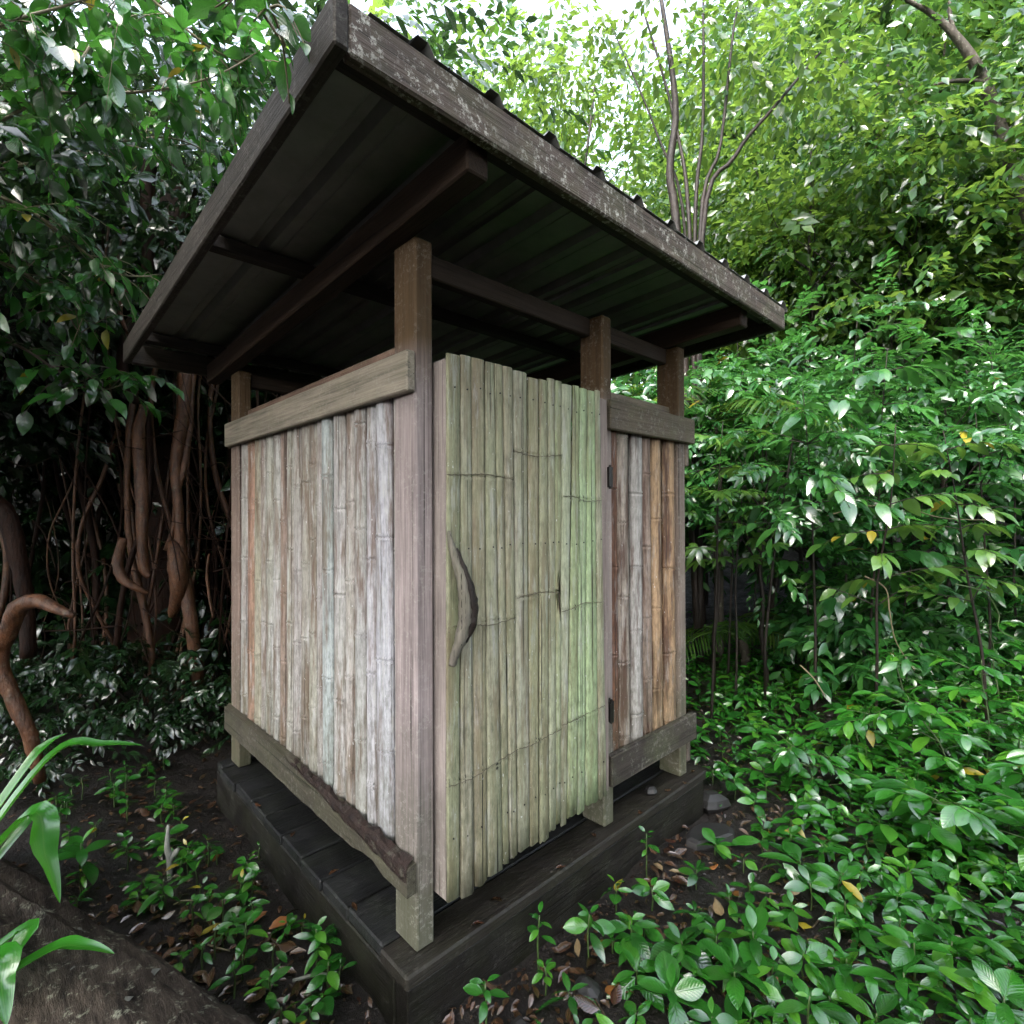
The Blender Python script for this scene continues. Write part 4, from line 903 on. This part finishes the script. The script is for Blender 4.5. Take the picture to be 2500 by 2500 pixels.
# ------------------------------------------------------------------ overhanging branches on the left with their large leaves
LM_VINE = [leaf_mesh('leaf', M['leaf_vine'], seg=6, wid=w_, peak=0.40, fold=f_, curl=c_, wave=0.02, tip=0.85) for w_, f_, c_ in ((0.55, 0.12, 0.3), (0.50, 0.06, 0.45), (0.60, 0.18, 0.2))]
LM_VINEY = [leaf_mesh('leaf', M['leaf_yellow'], seg=4, wid=0.5, peak=0.4, fold=0.1, curl=0.3)]
def hanging_branch(path, label, group, seed, ntw, leaf, tl=0.5, per=7, mat=None, r=0.010, fall=0.5, spread=1.0):
    g = random.Random(seed); P = smooth_path(path, 6); o0 = P[0].copy()
    root = empty('overhanging_branch', o0, label, 'branch', group); mb = MB()
    mb.tube([p-o0 for p in P], [r*(1-0.7*i/(len(P)-1)) for i in range(len(P))], 6)
    for b in range(ntw):
        s = 0.08+0.92*(b+g.random())/ntw; q = P[min(int(s*(len(P)-1)), len(P)-1)]-o0
        d = Vector((g.gauss(0, 1), g.gauss(0, 1), g.gauss(-0.15, 0.6)))*spread; d.normalize(); L = tl*g.uniform(0.5, 1.2)
        Q = smooth_path([q, q+d*L*0.5+Vector((0, 0, 0.04)), q+d*L-Vector((0, 0, fall*L*0.4))], 4)
        mb.tube(Q, [0.0035*(1-0.6*i/(len(Q)-1)) for i in range(len(Q))], 4)
        ax = (Q[-1]-Q[0]).normalized(); side = ax.cross(Vector((0, 0, 1)))
        side = side.normalized() if side.length > 1e-3 else Vector((1, 0, 0))
        for j in range(per):
            u = 0.2+0.8*(j+0.5)/per; p = Q[min(int(u*(len(Q)-1)), len(Q)-1)]; sg = 1 if j % 2 else -1
            dd = ax*(0.4+0.6*u)+side*sg*(1.0-0.6*u)+Vector((g.gauss(0, 0.25), g.gauss(0, 0.25), g.gauss(-0.4, 0.25)))
            me = LM_VINEY[0] if g.random() < 0.012 else g.choice(LM_VINE)
            o = link('leaf', me, root); o.matrix_basis = leaf_matrix(p, dd, Vector((g.gauss(0, 0.35), g.gauss(0, 0.35), 1)), leaf*g.uniform(0.6, 1.25))
    link('stem', mesh_of('stem', mb.V, mb.F, True, mat or M['pale_twig']), root)
S = spot
GRP = 'leafy branches hanging over the fig roots'
LAB = 'long leafy branch with glossy wet leaves hanging over the fig roots'
hanging_branch([S(-120, 330, 2.6), S(0, 285, 2.7), S(150, 190, 2.8), S(230, 80, 2.9), S(300, -40, 3.0)], 'leafy branch on a thick pale stem climbing steeply across the fig', GRP, 1, 26, 0.12)
hanging_branch([S(120, 215, 2.8), S(280, 218, 2.85), S(420, 205, 2.9), S(540, 170, 3.0), S(640, 110, 3.1)], 'slim pale leafy branch running level from the thick pale stem towards the roof', GRP, 2, 26, 0.12)
hanging_branch([S(-150, 120, 2.3), S(20, 40, 2.4), S(160, 0, 2.5), S(330, -60, 2.6)], 'topmost leafy branch with a yellowish stem above the thick pale stem', GRP, 3, 24, 0.12)
hanging_branch([S(-100, 440, 2.7), S(60, 500, 2.8), S(180, 590, 2.9), S(280, 660, 3.0), S(370, 670, 3.1)], 'leafy branch with a yellow leaf drooping towards the lower roof edge', GRP, 4, 26, 0.095, 0.4)
hanging_branch([S(-120, 620, 2.9), S(20, 640, 3.0), S(130, 720, 3.1), S(200, 820, 3.2)], 'drooping leafy branch below the yellow leaf, in front of the dark roots', GRP, 5, 24, 0.10, 0.42)
hanging_branch([S(-80, 420, 3.1), S(120, 380, 3.2), S(280, 340, 3.3), S(420, 330, 3.4), S(540, 380, 3.5)], 'leafy branch set back in shade behind the level pale branch', GRP, 6, 26, 0.11)
hanging_branch([S(300, -80, 3.0), S(430, 40, 3.05), S(520, 110, 3.1), S(600, 150, 3.15)], 'leafy branch hanging down beside the upper roof edge', GRP, 7, 22, 0.11)
hanging_branch([S(-140, 820, 3.1), S(20, 830, 3.2), S(140, 900, 3.3), S(230, 950, 3.4), S(340, 920, 3.4)], 'lowest leafy branch with large dark leaves over the bare roots', GRP, 8, 20, 0.13, 0.4, 6, M['twig'])
hanging_branch([S(480, -160, 1.3), S(600, -30, 1.15), S(665, 55, 1.1), S(700, 110, 1.08)], 'leafy branch tip drooping over the left edge of the roof', None, 9, 9, 0.058, 0.10, 4, None, 0.004)

# ------------------------------------------------------------------ low shrub and foreground plants on the left
low = [TreeKind(71, (0.42, 0.42, 0.26), 0.34, 0.4, 0.010, M['leaf_dark'], M['bark_dark'], 12, 120, 0.16, 7, 0.075, T_MED, spread=0.4, shell=0.3)]
for i, (xr, zf, sc) in enumerate([(-2.65, 3.9, 1.1), (-3.3, 4.2, 1.2), (-2.1, 4.1, 1.0), (-3.7, 3.7, 1.1), (-2.9, 3.3, 0.8), (-1.75, 3.75, 0.7)]):
    low[0].place('low_bush', gp(xr, zf), 'low bush of small dark glossy leaves at the foot of the fig roots', 'bush', 'low bushes under the fig roots', g.uniform(0, 6.28), sc)

def strap_leaf(path, wid, parent, o0, seed):
    g = random.Random(seed); P = smooth_path(path, 6); n = len(P); V = []; F = []
    for i, p in enumerate(P):
        t = i/(n-1); tan = (P[min(i+1, n-1)]-P[max(i-1, 0)]).normalized(); sd_ = tan.cross(Vector((0, 0, 1)))
        sd_ = sd_.normalized() if sd_.length > 1e-3 else Vector((1, 0, 0)); nn = sd_.cross(tan)
        hw = wid/2*(0.45+0.55*math.sin(min(t*1.7, 1)*math.pi/2))*(1-t**3.2)+0.0008
        for q, lift in ((-1, 0.35), (-0.5, 0.1), (0, 0), (0.5, 0.1), (1, 0.35)): V.append(p-o0+sd_*hw*q+nn*hw*lift)
    for i in range(n-1):
        for k in range(4): a = i*5+k; F.append((a, a+1, a+6, a+5))
    UVs = [(0.5+q*0.5, i/(n-1)) for i in range(n) for q in (-1, -0.5, 0, 0.5, 1)]
    link('leaf', mesh_of('leaf', [tuple(v) for v in V], F, True, M['leaf_strap'], UVs), parent)
sp0 = cw(-1.80, 1.33); sp0.z = gz(sp0)
strap = empty('strap_leaf_plant', sp0, 'plant with long arching bright green strap leaves beside the log', 'plant')
c0 = sp0+Vector((0, 0, 0.02))
for i, (tip, mid, wd) in enumerate([(S(350, 1815, 1.75), S(120, 1850, 1.65), 0.062), (S(165, 1785, 1.8), S(60, 1880, 1.7), 0.05), (S(148, 2195, 1.5), S(70, 1985, 1.5), 0.075),
                          (S(280, 2318, 1.45), S(110, 2320, 1.45), 0.05), (S(105, 1950, 1.8), S(40, 2040, 1.7), 0.04), (S(0, 2440, 1.4), S(60, 2260, 1.5), 0.05), (S(-150, 1800, 1.7), S(-90, 1900, 1.65), 0.05), (S(20, 2490, 1.35), S(-10, 2330, 1.4), 0.07), (S(-200, 2250, 1.4), S(-120, 2150, 1.5), 0.06)]):
    m1 = c0.lerp(mid, 0.5)+Vector((0, 0, 0.05)); strap_leaf([c0, m1, mid, mid.lerp(tip, 0.55)+Vector((0, 0, 0.02)), tip], wd*1.2, strap, sp0, i)

# ------------------------------------------------------------------ log
log = empty('fallen_log', (-0.8, 0.6, 0), 'rotting dark brown fallen log with patchy lichen lying beside the base', 'log')
lo = log.location; g = random.Random(9)
axp = smooth_path([(-1.28, 1.98, 0.03), (-1.02, 1.15, 0.045), (-0.81, 0.57, 0.047), (-0.64, 0.05, 0.045), (-0.52, -0.32, 0.04)], 14)
n = 44; V = []; F = []
for i, p in enumerate(axp):
    for k in range(n):
        an = 2*math.pi*k/n; r = 0.255*(1+0.035*math.sin(k*2.1+i*0.12)+0.03*math.sin(k*3.7+i*0.31)+(0.035 if k % 3 == 0 else -0.015)+g.uniform(-0.018, 0.018))
        V.append(Vector(p)-lo+Vector((math.cos(an)*r*0.95, math.cos(an)*r*0.32, math.sin(an)*r)))
for i in range(len(axp)-1):
    for k in range(n): F.append((i*n+k, i*n+(k+1) % n, (i+1)*n+(k+1) % n, (i+1)*n+k))
F.append(tuple(range(n))); F.append(tuple((len(axp)-1)*n+k for k in range(n))[::-1])
link('trunk', mesh_of('trunk', [tuple(v) for v in V], F, True, M['log']), log)
# shelf lichen crusts along the crest
for k in range(22):
    i = g.randrange(16, len(axp)-4); p = Vector(axp[i])-lo; an = g.uniform(0.6, 1.6); r = 0.252
    q = p+Vector((math.cos(an)*r*0.95, math.cos(an)*r*0.32, math.sin(an)*r)); mb = MB()
    m = 7; vv = [q+Vector((0, 0, 0.006))]+[q+Vector((math.cos(a)*g.uniform(0.006, 0.02), math.sin(a)*g.uniform(0.006, 0.02), g.uniform(-0.010, 0.0))) for a in [2*math.pi*j/m for j in range(m)]]
    mb.add(vv, [(0, 1+j, 1+(j+1) % m) for j in range(m)]); mb.build('lichen_crust', M['crust'], log, None, True)

# ------------------------------------------------------------------ seedlings
STEM = {}
def stem_mesh(h):
    k = round(h, 2)
    if k not in STEM: STEM[k] = mesh_of('stem', *tube_geo(smooth_path([(0, 0, -0.03), (0.006, 0.004, k*0.5), (0, 0, k)], 3), lerp_list([0.004, 0.0025], 7), 5), True, M['stem'])
    return STEM[k]
def seedling(loc, h, leaf, pairs, seed, label, group, cat='plant', rz=None):
    g = random.Random(seed); root = empty('seedling', loc, label, cat, group, g.uniform(0, 6.28) if rz is None else rz)
    lm = LM_SEED[4] if g.random() < 0.18 else None
    link('stem', stem_mesh(max(round(h/0.03)*0.03, 0.03)), root); h = max(round(h/0.03)*0.03, 0.03)
    for k in range(pairs):
        t = (k+1)/pairs; z = h*(0.55+0.45*t); s = leaf*(1.0-0.5*max(0, t-0.5)/0.5)*g.uniform(0.75, 1.2); a0 = k*1.57+g.uniform(-0.3, 0.3)
        for q in (0, 1):
            an = a0+math.pi*q+g.uniform(-0.25, 0.25); el = g.uniform(-0.35, 0.25)+0.35*t+0.4*(t > 0.9)
            d = Vector((math.cos(an), math.sin(an), el)); o = link('leaf', LM_YEL if g.random() < 0.012 else (lm or g.choice(LM_SEED)), root)
            o.matrix_basis = leaf_matrix(Vector((0, 0, z))+d*0.006, d, Vector((g.gauss(0, 0.35), g.gauss(0, 0.35), 1)), s)
    return root
def on_base(p, m=0.04): return X0-m < p.x < X1+m and Y0-m < p.y < Y1+m
def in_log(p):
    return any((Vector((a.x, a.y))-Vector((p.x, p.y))).length < 0.33 for a in map(Vector, axp))
g = random.Random(42); placed = []
LG = 'glossy oval leaved seedling among the ground plants right of the hut'
cnt = 0; tries = 0
while cnt < 285 and tries < 20000:
    tries += 1
    zf = 1.45+4.2*g.random()**1.25; xr = g.uniform(0.1, 0.97*zf+0.15); p = cw(xr, zf)
    if on_base(p, 0.10): continue
    # distance in front of the base front edge: bare litter strip first, dense further out
    out = (Y0-p.y) if p.x < X1 else math.hypot(max(0, p.x-X1), max(0, Y0-p.y))
    if p.x >= X1 and p.y > Y0: out = p.x-X1
    if p.y > 0.6 and p.x < X1+1.3: continue
    if g.random() > min(1.0, max(0.05, (out-0.12)/0.55)): continue
    dmin = 0.085+0.02*zf
    if any((q-p).length < dmin for q in placed): continue
    placed.append(p.copy()); p.z = gz(p)
    far = min(1, max(0, (out-0.3)/1.2))
    seedling(p, g.uniform(0.05, 0.11)+0.13*far*g.random(), g.choice((0.06, 0.085, 0.1, 0.12))*g.uniform(0.85, 1.15)+0.03*far, g.choice((3, 4, 4, 5)), 1000+cnt, LG, 'ground plants right of the hut'); cnt += 1
LL = 'glossy oval leaved seedling on bare soil between the log and the base'
for i, (px, py, dz, h, lf) in enumerate([(590, 2150, 2.25, 0.12, 0.085), (600, 2370, 1.95, 0.14, 0.09), (770, 2380, 1.93, 0.15, 0.09), (820, 2330, 1.98, 0.14, 0.085), (800, 2470, 1.82, 0.12, 0.085), (740, 2235, 2.1, 0.06, 0.05), (400, 2170, 2.25, 0.13, 0.09), (460, 2090, 2.45, 0.12, 0.08), (310, 2040, 2.5, 0.12, 0.075), (200, 2080, 2.35, 0.2, 0.14), (530, 2080, 2.5, 0.08, 0.06), (660, 2060, 2.6, 0.06, 0.05), (350, 2230, 2.3, 0.10, 0.08), (860, 2420, 1.9, 0.08, 0.06)]):
    p = spot(px, py, dz); p.z = gz(p)
    if on_base(p, 0.0) or in_log(p): 
        p = p-Vector((0.06, 0.03, 0))
    seedling(p, h, lf, 4 if h > 0.09 else 2, 2000+i, LL, 'seedlings between the log and the base')
g2 = random.Random(91); k_ = 0
while k_ < 60:
    xx, yy = g2.uniform(-0.75, X0-0.05), g2.uniform(-0.05, 2.6); p = Vector((xx, yy, 0))
    if in_log(p): continue
    p.z = gz(p); seedling(p, g2.uniform(0.04, 0.12), g2.uniform(0.04, 0.085), g2.choice((2, 3, 4)), 2100+k_, LL, 'seedlings between the log and the base'); k_ += 1
LF = 'young light green seedling growing against the front of the base'
for i, (x, y_, h, lf) in enumerate([(0.14, -0.17, 0.15, 0.07), (0.43, -0.13, 0.22, 0.065), (0.60, -0.22, 0.18, 0.11), (0.86, -0.15, 0.12, 0.08), (1.12, -0.13, 0.2, 0.06), (0.38, -0.20, 0.08, 0.05), (0.98, -0.24, 0.10, 0.08), (0.74, -0.3, 0.12, 0.09)]):
    seedling(Vector((x, y_, gz((x, y_)))), h, lf, 4, 3000+i, LF, 'seedlings against the front of the base')
# pale forked stick standing among the seedlings, and a white stick by the base
fs = spot(415, 2150, 2.45); fs.z = gz(fs)
st = empty('forked_stick', fs, 'pale lichened forked stick standing upright in the soil near the log', 'stick')
for q in ([(0, 0, -0.02), (0.0, 0.0, 0.08), (-0.01, 0.0, 0.15), (-0.005, 0.005, 0.24)], [(0, 0, 0.085), (0.02, -0.01, 0.11), (0.03, -0.015, 0.13)]):
    MB().tube(smooth_path(q, 3), lerp_list([0.012, 0.014, 0.006], 10 if len(q) == 4 else 7), 6, True, 1, 0, 0.1, g).build('branch', M['white_stick'], st, None, True)
p = Vector((-0.16, 0.36, 0.02)); o = MB().tube(smooth_path([(-0.07, 0.05, 0), (0, 0, 0.012), (0.05, -0.05, 0.004)], 4), 0.006, 6).build('stick', M['white_stick'], None, None, True); o.location = p
tag(o, 'short whitish stick on the soil beside the base', 'stick')
# the rest of the ground cover, too many to count
def ground_cover():
    g = np.random.default_rng(15); P = []; D = []; N = []; S_ = []
    n = 0
    while n < 1900:
        zf = 1.5+5.8*g.random()**0.8; xr = g.uniform(0.4, 1.05*zf+0.6); p = cw(xr, zf)
        if on_base(p, 0.25): continue
        out = (Y0-p.y) if p.x < X1 else (p.x-X1 if p.y > Y0 else math.hypot(p.x-X1, Y0-p.y))
        if g.random() > np.clip((out-0.25)/0.9, 0.02, 1): continue
        if p.y > 0.5 and p.x < X1+1.5 and g.random() > 0.12: continue
        n += 1; z = gz(p); h = g.uniform(0.02, 0.10)+0.16*g.random()*np.clip((out-0.5)/1.2, 0, 1); lf = g.uniform(0.05, 0.11); a0 = g.uniform(0, 6.28)
        for k in range(7):
            an = a0+k*2.4; P.append((p.x, p.y, z+h*(0.5+0.5*k/6))); D.append((math.cos(an), math.sin(an), g.uniform(-0.45, 0.6))); N.append((g.normal()*0.4, g.normal()*0.4, 1)); S_.append(lf*g.uniform(0.6, 1.1))
    V, F, U = scatter_leaves(T_MED, P, D, N, S_)
    tag(link('ground_cover', mesh_of('ground_cover', V, F, True, M['leaf_seed'], U)), 'carpet of small glossy leaves covering the ground right of the hut', 'ground cover', kind='stuff')
ground_cover()

# ------------------------------------------------------------------ fallen leaves, twigs, stones
LMD = {k: [leaf_mesh('leaf', M[k], seg=4, wid=w_, peak=0.45, fold=f_, curl=c_, wave=0.03, tip=0.9) for w_, f_, c_ in ((0.42, 0.25, 0.15), (0.5, -0.15, -0.2), (0.38, 0.35, -0.1))] for k in ('dead_brown', 'dead_orange', 'dead_tan', 'leaf_yellow')}
def fallen(p, kind, s, label, group, g):
    me = g.choice(LMD[kind]); o = link('fallen_leaf', me); an = g.uniform(0, 6.28)
    p = Vector((p[0], p[1], gz(p)+0.012+0.02*g.random()))
    o.matrix_basis = leaf_matrix(p, (math.cos(an), math.sin(an), g.uniform(-0.1, 0.15)), (g.gauss(0, 0.25), g.gauss(0, 0.25), 1), s)
    tag(o, label, 'leaf', group)
g = random.Random(77)
for i in range(64):
    x = g.uniform(0.0, 1.9); y_ = Y0-0.04-g.random()**1.3*0.75
    fallen((x, y_), 'dead_brown', g.uniform(0.05, 0.10), 'wet brown dead leaf on the soil in front of the base', 'brown fallen leaves in front of the base', g)
for i in range(12): fallen((g.uniform(0.1, 2.2), Y0-0.08-g.random()*0.7), 'dead_tan', g.uniform(0.05, 0.09), 'pale tan dead leaf on the soil in front of the base', 'tan fallen leaves in front of the base', g)
for i in range(10): fallen((g.uniform(0.2, 2.3), Y0-0.1-g.random()*0.8), 'dead_orange', g.uniform(0.04, 0.08), 'rust orange dead leaf on the soil in front of the base', 'orange fallen leaves in front of the base', g)
for i in range(6): fallen((g.uniform(0.2, 2.0), Y0-0.06-g.random()*0.6), 'leaf_yellow', g.uniform(0.035, 0.06), 'small yellow fallen leaf on the soil in front of the base', 'yellow fallen leaves in front of the base', g)
def left_spot(px, py): 
    d = spot(px, py, 1.0)-CAM; t = (0.0-CAM.z)/d.z; return CAM+d*t
for px, py, kd, s, lab in [(655, 2275, 'dead_orange', 0.10, 'large curled orange brown leaf on soil beside the base'), (550, 2255, 'leaf_yellow', 0.10, 'long mustard yellow leaf on soil beside the log'), (460, 2280, 'leaf_yellow', 0.045, 'tiny bright yellow leaf against the log'),
                      (545, 2075, 'dead_orange', 0.08, 'orange dead leaf by the far seedlings beside the base'), (700, 2200, 'dead_orange', 0.06, 'small orange leaf half under the base edge')]:
    p = left_spot(px, py)
    if on_base(p, 0.02): p.x -= 0.08
    fallen(p, kd, s, lab, None, g)
for i, (x, y_) in enumerate([(0.35, -0.02), (1.22, -0.03), (-0.04, 0.55), (1.74, -0.02), (-0.05, 1.25), (0.62, -0.035), (0.9, -0.02), (1.5, -0.03), (-0.05, 0.3), (-0.045, 0.9), (1.62, -0.035), (0.2, -0.03)]):
    o = link('fallen_leaf', LMD['dead_brown'][i % 3]); an = g.uniform(0, 6.28)
    o.matrix_basis = leaf_matrix(Vector((x, y_, PZ+0.006)), (math.cos(an), math.sin(an), 0), (0.05, 0.05, 1), 0.045); tag(o, 'small brown leaf lying on the dark edge of the deck', 'leaf', 'fallen leaves on the deck')
n_ = 0
while n_ < 95:
    p = left_spot(g.uniform(250, 900), g.uniform(1900, 2480))
    if on_base(p, 0.03) or in_log(p): continue
    fallen(p, 'dead_brown', g.uniform(0.04, 0.085), 'wet brown dead leaf on the soil between log and base', 'brown fallen leaves between log and base', g); n_ += 1
def litter():
    g = np.random.default_rng(8); n = 17000; xr = g.uniform(-5, 6, n)*np.sqrt(g.random(n)); zf = 1.2+6.5*g.random(n)**1.7
    P = np.stack([CAM.x+RT.x*xr+FW.x*zf, CAM.y+RT.y*xr+FW.y*zf, 0*xr], 1)
    lx = np.interp(P[:, 1], [-0.32, 0.05, 0.57, 1.15, 1.98], [-0.52, -0.64, -0.81, -1.02, -1.28]); onlog = (np.abs(P[:, 0]-lx) < 0.24) & (P[:, 1] < 1.95) & (P[:, 1] > -0.3)
    keep = ~onlog & ~((P[:, 0] > X0) & (P[:, 0] < X1) & (P[:, 1] > Y0) & (P[:, 1] < Y1)); P = P[keep]; n = len(P)
    P[:, 2] = ground_z(P[:, 0], P[:, 1])+g.uniform(0.004, 0.025, n)
    an = g.uniform(0, 6.28, n); D = np.stack([np.cos(an), np.sin(an), g.normal(0, 0.2, n)], 1); N = np.stack([g.normal(0, 0.35, n), g.normal(0, 0.35, n), np.ones(n)], 1)
    V, F, U = scatter_leaves(leaf_template(3, 0.45, 0.45, 0.2, 0.15), P, D, N, g.uniform(0.010, 0.05, n))
    tag(link('leaf_litter', mesh_of('leaf_litter', V, F, True, M['dead_brown'], U)), 'wet brown leaf litter and crumbs strewn over the soil', 'leaf litter', kind='stuff')
litter()
g = random.Random(12)
def stone(p, sx, sy, sz, label, seed, flat=True, mat='stone'):
    g = random.Random(seed); m = 11; V = []; F = []
    prof = [(0.92, 0.0), (1.0, 0.45), (0.93, 0.85), (0.78, 1.0)] if flat else [(0.7, 0.0), (1.0, 0.35), (0.85, 0.75), (0.4, 1.0)]
    rad = [g.uniform(0.8, 1.1) for _ in range(m)]
    for s, h in prof:
        for k in range(m): an = 2*math.pi*k/m; V.append((math.cos(an)*sx*s*rad[k], math.sin(an)*sy*s*rad[k], h*sz+g.uniform(-0.03, 0.03)*sz))
    for i in range(3):
        for k in range(m): F.append((i*m+k, i*m+(k+1) % m, (i+1)*m+(k+1) % m, (i+1)*m+k))
    V.append((0, 0, sz*1.02)); F += [(3*m+k, 3*m+(k+1) % m, 4*m) for k in range(m)]
    o = link('stone', mesh_of('stone', V, F, False, M[mat])); o.location = p; o.rotation_euler = (g.uniform(-0.05, 0.05), g.uniform(-0.05, 0.05), g.uniform(0, 6)); tag(o, label, 'stone')
stone((0.17, -0.33, -0.02), 0.14, 0.10, 0.05, 'flat dark slab of stone set in soil by the base corner', 1)
stone((1.60, -0.19, -0.02), 0.14, 0.09, 0.06, 'flat dark stone beneath the right end of the base', 2)
stone((1.90, -0.05, -0.02), 0.10, 0.08, 0.09, 'rounded grey stone outside the right corner of the base', 3, False)
stone((0.48, -0.30, -0.02), 0.06, 0.05, 0.05, 'small pale pebble among the dead leaves', 4, False)
stone((1.40, 0.02, PZ+0.001), 0.035, 0.03, 0.035, 'small round stone resting on the deck under the rail', 5, False)
for i in range(16):
    if i < 8: p = left_spot(g.uniform(250, 850), g.uniform(2000, 2480))
    else: p = Vector((g.uniform(0, 2), Y0-0.1-g.random()*0.6, 0))
    if on_base(p, 0.08) or in_log(p): continue
    an = g.uniform(0, 3.14); L = g.uniform(0.08, 0.25); d = Vector((math.cos(an), math.sin(an), 0)); p.z = gz(p)+0.012
    P = smooth_path([p-d*L/2, p+Vector((g.uniform(-0.01, 0.01), g.uniform(-0.01, 0.01), 0.008)), p+d*L/2], 3)
    o = MB().tube([q-p for q in P], 0.0035, 5).build('twig', M['pale_twig' if i % 3 == 0 else 'twig'], None, None, True); o.location = p
    tag(o, 'thin bare twig lying on the leaf litter', 'twig', 'twigs on the leaf litter')
